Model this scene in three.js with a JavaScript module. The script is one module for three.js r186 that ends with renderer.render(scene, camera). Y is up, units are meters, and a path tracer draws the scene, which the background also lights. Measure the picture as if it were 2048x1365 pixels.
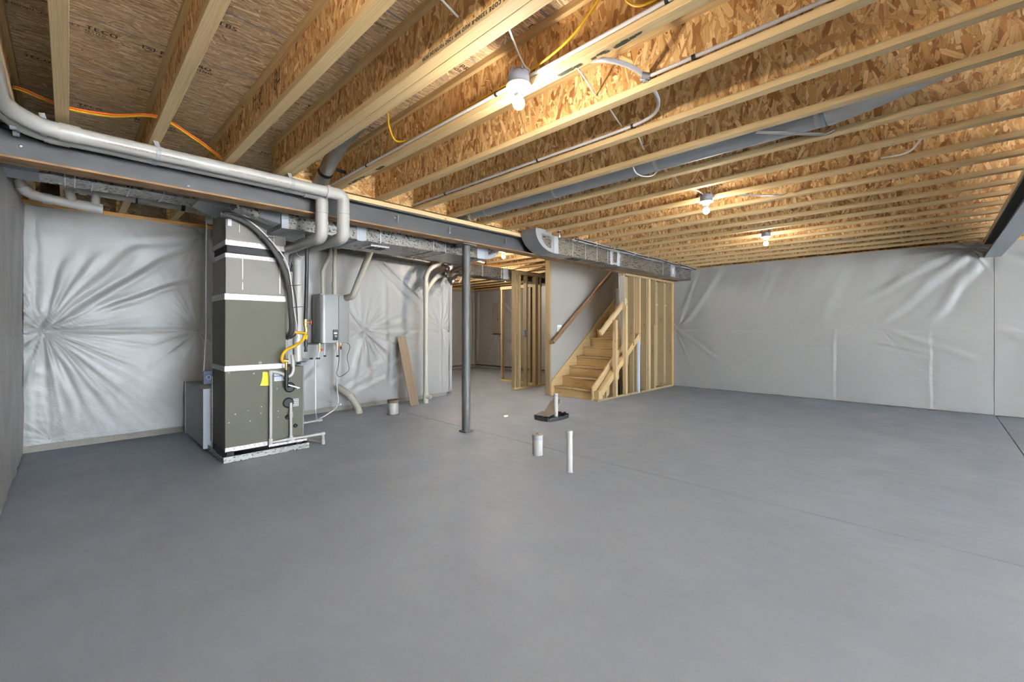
import * as THREE from 'three';
import { RoundedBoxGeometry } from 'three/addons/geometries/RoundedBoxGeometry.js';
import { mergeGeometries } from 'three/addons/utils/BufferGeometryUtils.js';
import { ImprovedNoise } from 'three/addons/math/ImprovedNoise.js';

// ---------------------------------------------------------------- camera, sky, exposure
const scene = new THREE.Scene();
const renderer = new THREE.WebGLRenderer({ antialias: true });
renderer.toneMapping = THREE.LinearToneMapping;
renderer.toneMappingExposure = 1.6;
renderer.shadowMap.enabled = true;
// axes: +x runs along the steel beams, -z along the floor joists; the camera looks between the two
const camera = new THREE.PerspectiveCamera(76.55, 2048 / 1365, 0.05, 60);
camera.position.set(0, 1.2, 0);
camera.rotation.set(0, THREE.MathUtils.degToRad(-45.7), 0);
camera.setViewOffset(2048, 1365, 0, 24.5, 2048, 1365);
scene.add(camera);
scene.background = new THREE.Color(0.78, 0.89, 1.0);
scene.backgroundIntensity = 42.0;
const sun = new THREE.DirectionalLight(new THREE.Color(1.0, 0.975, 0.95), 1250); // falls along the house on the pale patio outside, never straight in
sun.position.set(14, 15, 7); sun.target.position.set(4, 0, 11); sun.castShadow = true; Object.assign(sun.shadow.camera, { left: -30, right: 30, top: 30, bottom: -30, near: 1, far: 80 });
scene.add(sun, sun.target);
const BULB_CD = 1.9, BULB_COLOR = new THREE.Color(1.0, 0.88, 0.72);

// ---------------------------------------------------------------- helpers
const V = (x, y, z) => new THREE.Vector3(x, y, z);
let seed = 12345;
const rnd = () => { seed |= 0; seed = seed + 0x6D2B79F5 | 0; let t = Math.imul(seed ^ seed >>> 15, 1 | seed); t = t + Math.imul(t ^ t >>> 7, 61 | t) ^ t; return ((t ^ t >>> 14) >>> 0) / 4294967296; };
const rr = (a, b) => a + (b - a) * rnd();
const gauss = () => (rnd() + rnd() + rnd() + rnd() - 2) * 0.85;
const perlin = new ImprovedNoise();
const clamp = (x, a, b) => Math.min(b, Math.max(a, x));
const sstep = (a, b, x) => { const t = clamp((x - a) / (b - a), 0, 1); return t * t * (3 - 2 * t); };
const ORD = ['first', 'second', 'third', 'fourth', 'fifth', 'sixth', 'seventh', 'eighth', 'ninth', 'tenth', 'eleventh', 'twelfth', 'thirteenth', 'fourteenth', 'fifteenth', 'sixteenth', 'seventeenth', 'eighteenth'];
const used = {};
function numbered(name) { const k = used[name] = (used[name] ?? -1) + 1; return k ? name + '_' + String(k).padStart(3, '0') : name; }
function ni(g) { const n = g.index ? g.toNonIndexed() : g; for (const k of Object.keys(n.attributes)) if (!['position', 'normal', 'uv'].includes(k)) n.deleteAttribute(k); return n; }
function merged(list) { list = (Array.isArray(list) ? list.flat(3) : [list]).map(ni); return list.length === 1 ? list[0] : mergeGeometries(list); }
function obj(name, geos, mat, parent = scene) {
  const m = new THREE.Mesh(merged(geos), mat);
  m.name = parent === scene ? numbered(name) : name;
  m.castShadow = m.receiveShadow = true;
  parent.add(m);
  return m;
}
function tag(o, label, category, group) { o.userData.label = label; if (category) o.userData.category = category; if (group) o.userData.group = group; return o; }
function thing(name, label, category, pos = [0, 0, 0], group) { const o = new THREE.Group(); o.name = numbered(name); o.position.set(...pos); scene.add(o); return tag(o, label, category, group); }
function struct(name, geos, mat, label, parent = scene) { const m = obj(name, geos, mat, parent); if (parent === scene) { m.userData.kind = 'structure'; if (label) m.userData.label = label; } return m; }
// metre uv by the face's main normal; u runs along the grain axis
function boxUV(g, grain = 'x', off) {
  g = ni(g); const p = g.attributes.position, n = g.attributes.normal, uv = new Float32Array(p.count * 2), o = off ?? [rr(0, 3), rr(0, 3)];
  for (let i = 0; i < p.count; i += 3) {
    const nx = Math.abs(n.getX(i) + n.getX(i + 1) + n.getX(i + 2)), ny = Math.abs(n.getY(i) + n.getY(i + 1) + n.getY(i + 2)), nz = Math.abs(n.getZ(i) + n.getZ(i + 1) + n.getZ(i + 2));
    const d = nx > ny && nx > nz ? 'x' : ny > nz ? 'y' : 'z';
    for (let k = i; k < i + 3; k++) {
      const c = { x: p.getX(k), y: p.getY(k), z: p.getZ(k) };
      let a, b;
      if (d === grain) { [a, b] = ['x', 'y', 'z'].filter((q) => q !== d); uv[2 * k] = c[a] * 0.15 + o[0]; uv[2 * k + 1] = c[b] + o[1]; continue; }
      b = ['x', 'y', 'z'].find((q) => q !== d && q !== grain); a = grain;
      uv[2 * k] = c[a] + o[0]; uv[2 * k + 1] = c[b] + o[1];
    }
  }
  g.setAttribute('uv', new THREE.BufferAttribute(uv, 2)); return g;
}
function bx(w, h, d, x, y, z, o = {}) { // centre x,z and centre y
  const r = o.r ?? Math.min(0.003, w / 4, h / 4, d / 4);
  const g = r > 0 ? new RoundedBoxGeometry(w, h, d, 1, r) : new THREE.BoxGeometry(w, h, d);
  const q = boxUV(g, o.grain ?? (w >= h && w >= d ? 'x' : h >= d ? 'y' : 'z'), o.off);
  q.translate(x, y, z); return q;
}
const lo = (x0, x1, y0, y1, z0, z1, o) => bx(x1 - x0, y1 - y0, z1 - z0, (x0 + x1) / 2, (y0 + y1) / 2, (z0 + z1) / 2, o);
// a bar from a to b; w across (along side), h along up
function bar(a, b, w, h, up = V(0, 1, 0), o = {}) {
  const d = b.clone().sub(a), L = d.length(); d.normalize();
  const side = new THREE.Vector3().crossVectors(up, d).normalize(), u2 = new THREE.Vector3().crossVectors(d, side);
  const g = bx(L, h, w, 0, 0, 0, { grain: 'x', ...o });
  g.applyMatrix4(new THREE.Matrix4().makeBasis(d, u2, new THREE.Vector3().crossVectors(d, u2)).setPosition(a.clone().add(b).multiplyScalar(0.5)));
  return g;
}
function sweep(pts, r, seg = 12, caps = true) {
  const n = pts.length, pos = [], nor = [], uv = [], idx = [], T = [];
  for (let i = 0; i < n; i++) T.push(pts[Math.min(n - 1, i + 1)].clone().sub(pts[Math.max(0, i - 1)]).normalize());
  let N = Math.abs(T[0].y) < 0.9 ? V(0, 1, 0) : V(1, 0, 0); N.sub(T[0].clone().multiplyScalar(N.dot(T[0]))).normalize();
  let s = 0; const rings = [];
  for (let i = 0; i < n; i++) {
    if (i) { s += pts[i].distanceTo(pts[i - 1]); N = N.clone().sub(T[i].clone().multiplyScalar(N.dot(T[i]))).normalize(); }
    const B = new THREE.Vector3().crossVectors(T[i], N), R = typeof r === 'function' ? r(s, i) : r;
    rings.push([pts[i], N.clone(), B, R, T[i]]);
    for (let k = 0; k <= seg; k++) {
      const a = k / seg * Math.PI * 2, q = N.clone().multiplyScalar(Math.cos(a)).add(B.clone().multiplyScalar(Math.sin(a)));
      pos.push(pts[i].x + q.x * R, pts[i].y + q.y * R, pts[i].z + q.z * R); nor.push(q.x, q.y, q.z); uv.push(s, k / seg * 2 * Math.PI * 0.05);
    }
  }
  for (let i = 0; i < n - 1; i++) for (let k = 0; k < seg; k++) { const a = i * (seg + 1) + k, b = a + seg + 1; idx.push(a, a + 1, b, b, a + 1, b + 1); }
  if (caps) for (const e of [0, n - 1]) {
    const [p, N1, B, R, t] = rings[e], sg = e ? 1 : -1, base = pos.length / 3;
    pos.push(p.x, p.y, p.z); nor.push(t.x * sg, t.y * sg, t.z * sg); uv.push(0, 0);
    for (let k = 0; k <= seg; k++) { const a = k / seg * Math.PI * 2, q = N1.clone().multiplyScalar(Math.cos(a)).add(B.clone().multiplyScalar(Math.sin(a))); pos.push(p.x + q.x * R, p.y + q.y * R, p.z + q.z * R); nor.push(t.x * sg, t.y * sg, t.z * sg); uv.push(q.x * R, q.y * R); }
    for (let k = 0; k < seg; k++) e ? idx.push(base, base + 1 + k, base + 2 + k) : idx.push(base, base + 2 + k, base + 1 + k);
  }
  const g = new THREE.BufferGeometry();
  g.setAttribute('position', new THREE.Float32BufferAttribute(pos, 3)); g.setAttribute('normal', new THREE.Float32BufferAttribute(nor, 3)); g.setAttribute('uv', new THREE.Float32BufferAttribute(uv, 2)); g.setIndex(idx);
  return g.toNonIndexed();
}
const P3 = (a) => a.map((p) => p.isVector3 ? p : V(...p));
function bent(pts, b = 0.08, n = 7) { // polyline with rounded corners
  pts = P3(pts); const out = [pts[0]];
  for (let i = 1; i < pts.length - 1; i++) {
    const p = pts[i], d1 = pts[i - 1].clone().sub(p), d2 = pts[i + 1].clone().sub(p), q = Math.min(b, d1.length() * 0.48, d2.length() * 0.48);
    const A = p.clone().add(d1.normalize().multiplyScalar(q)), C = p.clone().add(d2.normalize().multiplyScalar(q));
    for (let k = 0; k <= n; k++) { const t = k / n; out.push(A.clone().multiplyScalar((1 - t) * (1 - t)).add(p.clone().multiplyScalar(2 * t * (1 - t))).add(C.clone().multiplyScalar(t * t))); }
  }
  out.push(pts[pts.length - 1]); return out;
}
const curve = (pts, n = 24) => new THREE.CatmullRomCurve3(P3(pts), false, 'centripetal').getPoints(n);
const rod = (a, b, r, seg = 14) => sweep(P3([a, b]), r, seg);
function disc(pts, seg = 20) { return new THREE.LatheGeometry(pts.map(([r, y]) => new THREE.Vector2(r, y)), seg); }
const at = (g, x, y, z) => (g.translate(x, y, z), g);
const turn = (g, rx, ry, rz) => (g.applyMatrix4(new THREE.Matrix4().makeRotationFromEuler(new THREE.Euler(rx, ry, rz))), g);

// ---------------------------------------------------------------- textures
function canvas(w, h) { const c = document.createElement('canvas'); c.width = w; c.height = h; return [c, c.getContext('2d')]; }
function tex(c, ru, rv, srgb = true) { const t = new THREE.CanvasTexture(c); t.wrapS = t.wrapT = THREE.RepeatWrapping; t.repeat.set(1 / ru, 1 / rv); if (srgb) t.colorSpace = THREE.SRGBColorSpace; t.magFilter = THREE.LinearFilter; return t; }
const rgb = (a, k = 0) => `rgb(${a.map((v) => Math.round(clamp(v + k, 0, 255))).join(',')})`;
// oriented strand board: flat strands laid over each other
function osb(W, H, base, palette, count, len, wid, ang, spread, wild) {
  const [c, g] = canvas(W, H); g.fillStyle = rgb(base); g.fillRect(0, 0, W, H);
  for (let i = 0; i < count; i++) {
    const x = rr(0, W), y = rr(0, H), l = rr(...len), w = rr(...wid), a = rnd() < wild ? rr(0, Math.PI) : ang + gauss() * spread, col = palette[Math.floor(rnd() * palette.length)], k = rr(-16, 16);
    const tip = rr(0.05, 0.4) * l, sk = rr(-0.3, 0.3) * w;
    for (const ox of [0, x < 160 ? W : x > W - 160 ? -W : 0]) for (const oy of [0, y < 160 ? H : y > H - 160 ? -H : 0]) {
      if ((ox === 0 && oy === 0) || ox || oy) {
        g.save(); g.translate(x + ox, y + oy); g.rotate(a); g.globalAlpha = 0.82;
        g.fillStyle = rgb(col, k); g.beginPath(); g.moveTo(-l / 2, sk); g.lineTo(-l / 2 + tip, -w / 2); g.lineTo(l / 2 - tip * 0.4, -w / 2 + sk); g.lineTo(l / 2, w * 0.2); g.lineTo(l / 2 - tip, w / 2); g.lineTo(-l / 2 + tip * 0.5, w / 2 - sk); g.closePath(); g.fill();
        g.globalAlpha = 0.22; g.strokeStyle = rgb([70, 42, 18]); g.lineWidth = 1; g.stroke();
        g.globalAlpha = 0.14; for (let q = 0; q < 3; q++) { const yy = rr(-w / 2, w / 2) * 0.8; g.beginPath(); g.moveTo(-l * 0.4, yy); g.lineTo(l * 0.4, yy + rr(-1, 1)); g.stroke(); }
        g.restore();
      }
    }
  }
  return c;
}
const osbWebCanvas = osb(2048, 512, [182, 144, 94], [[194, 158, 108], [206, 172, 122], [180, 138, 84], [164, 120, 70], [216, 186, 140], [198, 158, 102], [140, 96, 54], [188, 150, 98], [210, 176, 126]], 5200, [34, 120], [6, 25], Math.PI / 2, 0.62, 0.16);
const osbFloorCanvas = osb(2048, 1024, [186, 162, 128], [[192, 168, 134], [202, 180, 148], [182, 156, 120], [172, 146, 110], [196, 172, 138], [208, 188, 158], [156, 128, 94]], 10500, [30, 120], [3, 11], 0, 0.3, 0.06);
const osbChip = osb(1024, 512, [190, 150, 90], [[206, 166, 104], [216, 182, 124], [190, 144, 80], [170, 122, 62], [222, 192, 140], [150, 104, 52]], 3000, [30, 110], [6, 26], 0, 0.9, 0.5);
function woodCanvas(W, H, base, dark, lines, knots, contrast) { // grain along u
  const [c, g] = canvas(W, H); g.fillStyle = rgb(base); g.fillRect(0, 0, W, H);
  for (let i = 0; i < 40; i++) { g.globalAlpha = 0.12; g.fillStyle = rgb(base, rr(-26, 22)); const y = rr(0, H), h = rr(8, 46); g.fillRect(0, y, W, h); }
  for (let i = 0; i < lines; i++) {
    const y0 = rr(0, H), ph = rr(0, 6.3), am = rr(1, 9), f = Math.floor(rr(1, 3)); g.globalAlpha = rr(0.05, contrast); g.strokeStyle = rgb(dark, rr(-14, 20)); g.lineWidth = rr(0.7, 3.4);
    for (const oy of [0, -H, H]) { g.beginPath(); for (let x = 0; x <= W; x += 16) { const y = y0 + oy + am * Math.sin(ph + x / W * 6.283 * f) + 2 * Math.sin(ph * 3 + x / W * 6.283 * 5); x ? g.lineTo(x, y) : g.moveTo(x, y); } g.stroke(); }
  }
  for (let i = 0; i < knots; i++) {
    const x = rr(60, W - 60), y = rr(20, H - 20), r = rr(5, 12);
    for (let k = 6; k >= 1; k--) { g.globalAlpha = 0.22; g.strokeStyle = rgb(dark, -10); g.lineWidth = 1.6; g.beginPath(); g.ellipse(x, y, r * (1 + k * 0.9), r * (0.5 + k * 0.25), 0, 0, 6.3); g.stroke(); }
    g.globalAlpha = 0.8; g.fillStyle = rgb(dark, -52); g.beginPath(); g.ellipse(x, y, r, r * 0.62, 0, 0, 6.3); g.fill();
  }
  g.globalAlpha = 1; return c;
}
const pineCanvas = woodCanvas(1024, 512, [204, 180, 138], [168, 128, 78], 210, 2, 0.3);
const studCanvas = woodCanvas(1024, 512, [204, 178, 136], [152, 112, 66], 170, 7, 0.26);
const stairCanvas = woodCanvas(1024, 512, [216, 182, 124], [172, 124, 66], 160, 4, 0.36);
const plankCanvas = woodCanvas(1024, 256, [150, 132, 110], [96, 78, 60], 220, 1, 0.34);
function noiseTex(W, H, fn, ru, rv, srgb = false) {
  const d = new Uint8Array(W * H * 4);
  for (let y = 0; y < H; y++) for (let x = 0; x < W; x++) { const v = fn(x / W, y / H); const k = (y * W + x) * 4; const a = Array.isArray(v) ? v : [v, v, v]; d[k] = clamp(a[0], 0, 1) * 255; d[k + 1] = clamp(a[1], 0, 1) * 255; d[k + 2] = clamp(a[2], 0, 1) * 255; d[k + 3] = 255; }
  const t = new THREE.DataTexture(d, W, H); t.wrapS = t.wrapT = THREE.RepeatWrapping; t.repeat.set(1 / ru, 1 / rv); t.magFilter = THREE.LinearFilter; t.minFilter = THREE.LinearFilter; if (srgb) t.colorSpace = THREE.SRGBColorSpace; t.needsUpdate = true; return t;
}
const pn = (u, v, fu, fv, s = 0) => { // tiling perlin on a torus-free blend
  const a = perlin.noise(u * fu, v * fv, s), b = perlin.noise((u - 1) * fu, v * fv, s), c = perlin.noise(u * fu, (v - 1) * fv, s), d = perlin.noise((u - 1) * fu, (v - 1) * fv, s);
  return (a * (1 - u) + b * u) * (1 - v) + (c * (1 - u) + d * u) * v;
};
const M = {};
const std = (o) => new THREE.MeshStandardMaterial(o);
const grained = (c, ru, rv, tint, rough, o = {}) => std({ map: tex(c, ru, rv), color: tint, roughness: rough, ...o });
M.web = grained(osbWebCanvas, 2.3, 0.575, new THREE.Color(1.25, 1.24, 1.18), 0.82);
M.chip = grained(osbChip, 1.1, 0.55, 0xffffff, 0.8);
M.pine = grained(pineCanvas, 1.5, 0.5, new THREE.Color(1, 0.98, 0.93), 0.72);
M.pine2 = grained(pineCanvas, 1.5, 0.5, new THREE.Color(0.93, 0.88, 0.78), 0.75);
M.stud = grained(studCanvas, 1.3, 0.45, new THREE.Color(0.46, 0.47, 0.46), 0.75);
M.studPale = grained(pineCanvas, 1.5, 0.4, new THREE.Color(0.72, 0.72, 0.70), 0.75);
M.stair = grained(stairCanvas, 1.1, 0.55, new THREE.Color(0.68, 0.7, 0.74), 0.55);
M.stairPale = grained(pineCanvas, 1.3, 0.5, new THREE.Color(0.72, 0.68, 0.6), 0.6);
M.treated = grained(studCanvas, 1.3, 0.45, new THREE.Color(0.78, 0.8, 0.55), 0.8);
M.orangeWood = grained(studCanvas, 1.3, 0.45, new THREE.Color(0.95, 0.72, 0.42), 0.75);
M.plank = grained(plankCanvas, 1.2, 0.3, new THREE.Color(0.72, 0.7, 0.66), 0.5);
// concrete
M.floor = std({ map: noiseTex(1024, 1024, (u, v) => { const n = 0.5 * pn(u, v, 5, 5, 1) + 0.3 * pn(u, v, 17, 17, 2) + 0.2 * pn(u, v, 60, 24, 3) + 0.13 * (rnd() - 0.5); const k = 1 + 0.09 * n; return [0.560 * k, 0.600 * k, 0.650 * k]; }, 4.2, 4.2, true),
  roughnessMap: noiseTex(512, 512, (u, v) => { const n = 0.52 + 0.22 * pn(u, v, 7, 7, 5) + 0.12 * pn(u, v, 40, 18, 6); return [n, n, n]; }, 3, 3), roughness: 1.0, bumpMap: noiseTex(512, 512, (u, v) => 0.5 + 0.3 * pn(u, v, 24, 24, 8) + 0.12 * (rnd() - 0.5), 1.1, 1.1), bumpScale: 0.0012 });
M.concrete = std({ color: new THREE.Color(0.23, 0.21, 0.18), roughness: 0.95, bumpMap: noiseTex(256, 256, (u, v) => 0.5 + 0.4 * pn(u, v, 20, 20, 9) + 0.2 * (rnd() - 0.5), 0.6, 0.6), bumpScale: 0.004 });
M.jointDark = std({ color: 0x121315, roughness: 0.95 });
// white vinyl facing of the insulation
const polyBump = noiseTex(512, 512, (u, v) => 0.5 + 0.34 * pn(u, v, 16, 46, 11) + 0.24 * pn(u, v, 44, 60, 12), 0.55, 0.55);
M.poly = new THREE.MeshPhysicalMaterial({ color: new THREE.Color(0.262, 0.26, 0.255), roughness: 0.38, bumpMap: polyBump, bumpScale: 0.0016, specularIntensity: 0.9 });
M.batt = std({ color: new THREE.Color(0.19, 0.13, 0.075), roughness: 1, bumpMap: noiseTex(256, 256, (u, v) => 0.5 + 0.5 * pn(u, v, 9, 16, 14) + 0.3 * pn(u, v, 30, 30, 15), 0.4, 0.4), bumpScale: 0.03 });
// metals
const spangle = noiseTex(512, 512, (u, v) => 0.62 + 0.35 * pn(u, v, 34, 34, 21) + 0.22 * pn(u, v, 5, 60, 22), 0.8, 0.8);
const dents = noiseTex(512, 512, (u, v) => 0.5 + 0.4 * pn(u, v, 5, 5, 31) + 0.2 * pn(u, v, 12, 9, 32), 1.3, 1.3);
M.galv = std({ color: new THREE.Color(0.27, 0.262, 0.245), metalness: 0.75, roughness: 0.5, roughnessMap: spangle });
M.plenum = std({ color: new THREE.Color(0.17, 0.16, 0.138), metalness: 0.2, roughness: 0.62 });
M.galvDull = std({ color: new THREE.Color(0.36, 0.385, 0.41), metalness: 0.6, roughness: 0.6 });
M.mastic = std({ color: new THREE.Color(0.36, 0.38, 0.41), roughness: 0.7 });
M.seam = std({ color: new THREE.Color(0.58, 0.58, 0.57), metalness: 0.9, roughness: 0.35 });
M.beam = std({ color: new THREE.Color(0.062, 0.063, 0.065), roughness: 0.55, metalness: 0.1, map: noiseTex(512, 256, (u, v) => { const n = pn(u, v, 6, 4, 41) + 0.5 * pn(u, v, 22, 14, 42); const k = 0.82 + 0.16 * n, w = sstep(0.38, 0.62, pn(u, v, 9, 6, 43) + 0.45 * pn(u, v, 30, 30, 44)); return [k + 0.16 * w, k + 0.02 * w, k - 0.1 * w]; }, 3.1, 0.8, true) });
M.rust = std({ color: new THREE.Color(0.30, 0.18, 0.085), roughness: 0.85, map: noiseTex(256, 128, (u, v) => { const n = 0.85 + 0.3 * pn(u, v, 14, 6, 46); return [n, n * 0.97, n * 0.92]; }, 1.6, 0.4, true) });
M.column = std({  color: new THREE.Color(0.095, 0.098, 0.094), roughness: 0.5, metalness: 0.1, map: noiseTex(128, 256, (u, v) => 0.9 + 0.2 * pn(u, v, 5, 14, 47), 0.4, 1, true) });
M.foil = std({ color: new THREE.Color(0.62, 0.62, 0.62), map: (() => { const [c, g] = canvas(512, 64); g.fillStyle = '#cfcfd0'; g.fillRect(0, 0, 512, 64); g.strokeStyle = '#b86f68'; g.lineWidth = 4; g.globalAlpha = 0.75; for (let i = 0; i < 14; i++) { const x = 10 + i * 36 + rr(-4, 4); g.beginPath(); g.moveTo(x, 12); g.lineTo(x + 22, 50); g.stroke(); if (i % 2) { g.beginPath(); g.moveTo(x + 22, 14); g.lineTo(x + 6, 44); g.stroke(); } } return tex(c, 0.55, 0.06); })(), metalness: 0.6, roughness: 0.42, bumpMap: noiseTex(256, 64, (u, v) => 0.5 + 0.5 * pn(u, v, 26, 8, 51), 0.4, 0.1), bumpScale: 0.003 });
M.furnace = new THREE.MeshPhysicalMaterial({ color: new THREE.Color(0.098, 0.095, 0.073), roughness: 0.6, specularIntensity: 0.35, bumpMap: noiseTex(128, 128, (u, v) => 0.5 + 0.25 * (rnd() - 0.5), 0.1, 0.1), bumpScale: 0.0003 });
M.furnaceEdge = std({ color: new THREE.Color(0.12, 0.125, 0.125), roughness: 0.5 });
M.black = std({ color: 0x17181a, roughness: 0.55 });
M.rubber = std({ color: 0x26272a, roughness: 0.8 });
M.soot = std({ color: 0x34322f, roughness: 0.7 });
M.subfloorTint = new THREE.Color(1.6, 1.65, 1.66);
M.pvc = std({ color: new THREE.Color(0.37, 0.36, 0.335), roughness: 0.34 });
M.pvcCream = std({ color: new THREE.Color(0.34, 0.315, 0.265), roughness: 0.4 });
M.pex = std({ color: new THREE.Color(0.62, 0.62, 0.64), roughness: 0.45 });
M.wireWhite = std({ color: new THREE.Color(0.72, 0.70, 0.66), roughness: 0.5 });
M.wireYellow = std({ color: new THREE.Color(0.62, 0.36, 0.01), roughness: 0.5 });
M.wireOrange = std({ color: new THREE.Color(0.72, 0.13, 0.02), roughness: 0.5 });
M.gasYellow = std({ color: new THREE.Color(0.66, 0.36, 0.008), roughness: 0.4 });
M.blueBox = std({ color: new THREE.Color(0.20, 0.21, 0.25), roughness: 0.5 });
M.porcelain = std({ color: 0xe9e7e2, roughness: 0.25 });
M.white = std({ color: new THREE.Color(0.72, 0.72, 0.71), roughness: 0.45 });
M.heater = std({ color: new THREE.Color(0.22, 0.22, 0.218), roughness: 0.3 });
M.drywall = std({ color: new THREE.Color(0.27, 0.255, 0.235), roughness: 0.9 });
M.trim = std({ color: new THREE.Color(0.52, 0.5, 0.47), roughness: 0.45 });
M.rail = std({ map: tex(plankCanvas, 1.2, 0.3), color: new THREE.Color(0.74, 0.6, 0.5), roughness: 0.55 });
M.brass = std({ color: new THREE.Color(0.60, 0.40, 0.16), metalness: 0.9, roughness: 0.35 });
M.iron = std({ color: 0x2e2f31, metalness: 0.4, roughness: 0.5 });
M.red = std({ color: 0x9e1f1a, roughness: 0.5 });
M.strap = std({ color: new THREE.Color(0.30, 0.31, 0.32), roughness: 0.5 });
M.panelTan = std({ color: new THREE.Color(0.235, 0.205, 0.165), roughness: 0.5, metalness: 0.1 });
M.foilFlex = std({ color: new THREE.Color(0.72, 0.72, 0.72), metalness: 0.9, roughness: 0.32 });
M.postBlue = std({ color: new THREE.Color(0.30, 0.36, 0.46), roughness: 0.5 });
M.yellowLabel = std({ color: new THREE.Color(0.78, 0.68, 0.02), roughness: 0.6 });
M.glow = std({ color: 0xffffff, emissive: new THREE.Color(1, 0.93, 0.82), emissiveIntensity: 6, roughness: 0.4 });
M.glass = new THREE.MeshPhysicalMaterial({ color: 0xffffff, roughness: 0.0, transmission: 1, thickness: 0, ior: 1.45 });
M.sitePlain = std({ color: new THREE.Color(0.60, 0.60, 0.595), roughness: 1 });
// flat print on a thin sheet laid on a surface
function print(name, w, h, draw, parent, pos, rot, px = 900, opaque) {
  const W = Math.round(clamp(w * px, 32, 1024)), H = Math.round(clamp(h * px, 16, 512)), [c, g] = canvas(W, H);
  if (opaque) { g.fillStyle = opaque; g.fillRect(0, 0, W, H); }
  draw(g, W, H);
  const t = new THREE.CanvasTexture(c); t.colorSpace = THREE.SRGBColorSpace; t.magFilter = THREE.LinearFilter;
  const m = new THREE.Mesh(new THREE.PlaneGeometry(w, h), std({ map: t, transparent: !opaque, roughness: 0.7, polygonOffset: true, polygonOffsetFactor: -1 }));
  m.name = name; m.position.set(...pos); m.rotation.set(...rot); m.receiveShadow = true; parent.add(m); return m;
}
const textDraw = (s, color = '#1c1712', font = 'bold', fam = 'sans-serif') => (g, W, H) => { g.fillStyle = color; g.font = `${font} ${Math.round(H * 0.8)}px ${fam}`; g.textAlign = 'center'; g.textBaseline = 'middle'; const w = g.measureText(s).width; g.save(); g.translate(W / 2, H / 2); g.scale(Math.min(1.6, W * 0.96 / w), 1); g.fillText(s, 0, 0); g.restore(); };

// ---------------------------------------------------------------- the shell
const XL = -0.3, XR = 8.9, ZM = -6.2, XJ = 4.8, ZF = -10.3, ZB = 7.0, YJ = 2.44, YS = 2.735, ZBEAM = -3.9;
{ // floor: slabs parted by saw-cut joints
  const fl = new THREE.Group(); fl.name = 'floor'; fl.userData = { kind: 'structure', label: 'smooth grey concrete basement floor with saw-cut joints' }; scene.add(fl);
  const J = 0.0055, slab = (x0, x1, z0, z1) => { const g = new THREE.BoxGeometry(x1 - x0, 0.1, z1 - z0); const q = boxUV(g, 'x', [x0, z0]); q.translate((x0 + x1) / 2, -0.05, (z0 + z1) / 2); const p = q.attributes.position, uv = q.attributes.uv; for (let i = 0; i < p.count; i++) uv.setXY(i, p.getX(i), p.getZ(i)); obj('slab', q, M.floor, fl); };
  slab(-0.7, 3.364 - J, ZF - 0.3, 0.61 - J); slab(3.364 + J, 9.3, ZF - 0.3, 0.61 - J);
  slab(-0.7, 3.364 - J, 0.61 + J, ZB + 0.3); slab(3.364 + J, 9.3, 0.61 + J, ZB + 0.3);
  obj('sub_base', lo(-0.7, 9.3, -0.16, -0.075, ZF - 0.3, ZB + 0.3, { r: 0 }), M.jointDark, fl);
}
// concrete walls behind the insulation (inner faces 6 cm behind the facing)
const T = 0.22, wy = 2.40;
struct('wall_left', lo(XL - 0.06 - T, XL - 0.06, -0.15, wy, ZM - 0.3, ZB + 0.25, { r: 0 }), M.concrete, 'concrete foundation wall behind the insulation beside the furnace corner');
struct('wall_back', lo(XL - 0.06, XJ - 0.06, -0.15, wy, ZM - 0.06 - T, ZM - 0.06, { r: 0 }), M.concrete, 'concrete foundation wall behind the furnace and water heater');
struct('wall_jog', lo(XJ - 0.06 - T, XJ - 0.06, -0.15, wy, ZF - 0.3, ZM - 0.06 - T, { r: 0 }), M.concrete, 'concrete wall turning the corner into the back room');
struct('wall_far', lo(XJ - 0.06, XR + 0.06, -0.15, wy, ZF - 0.06 - T, ZF - 0.06, { r: 0 }), M.concrete, 'concrete end wall of the back room');
struct('wall_right', lo(XR + 0.06, XR + 0.06 + T, -0.15, wy, ZF - 0.3, ZB + 0.25, { r: 0 }), M.concrete, 'long concrete wall behind the white insulation beside the stairs');
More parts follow.
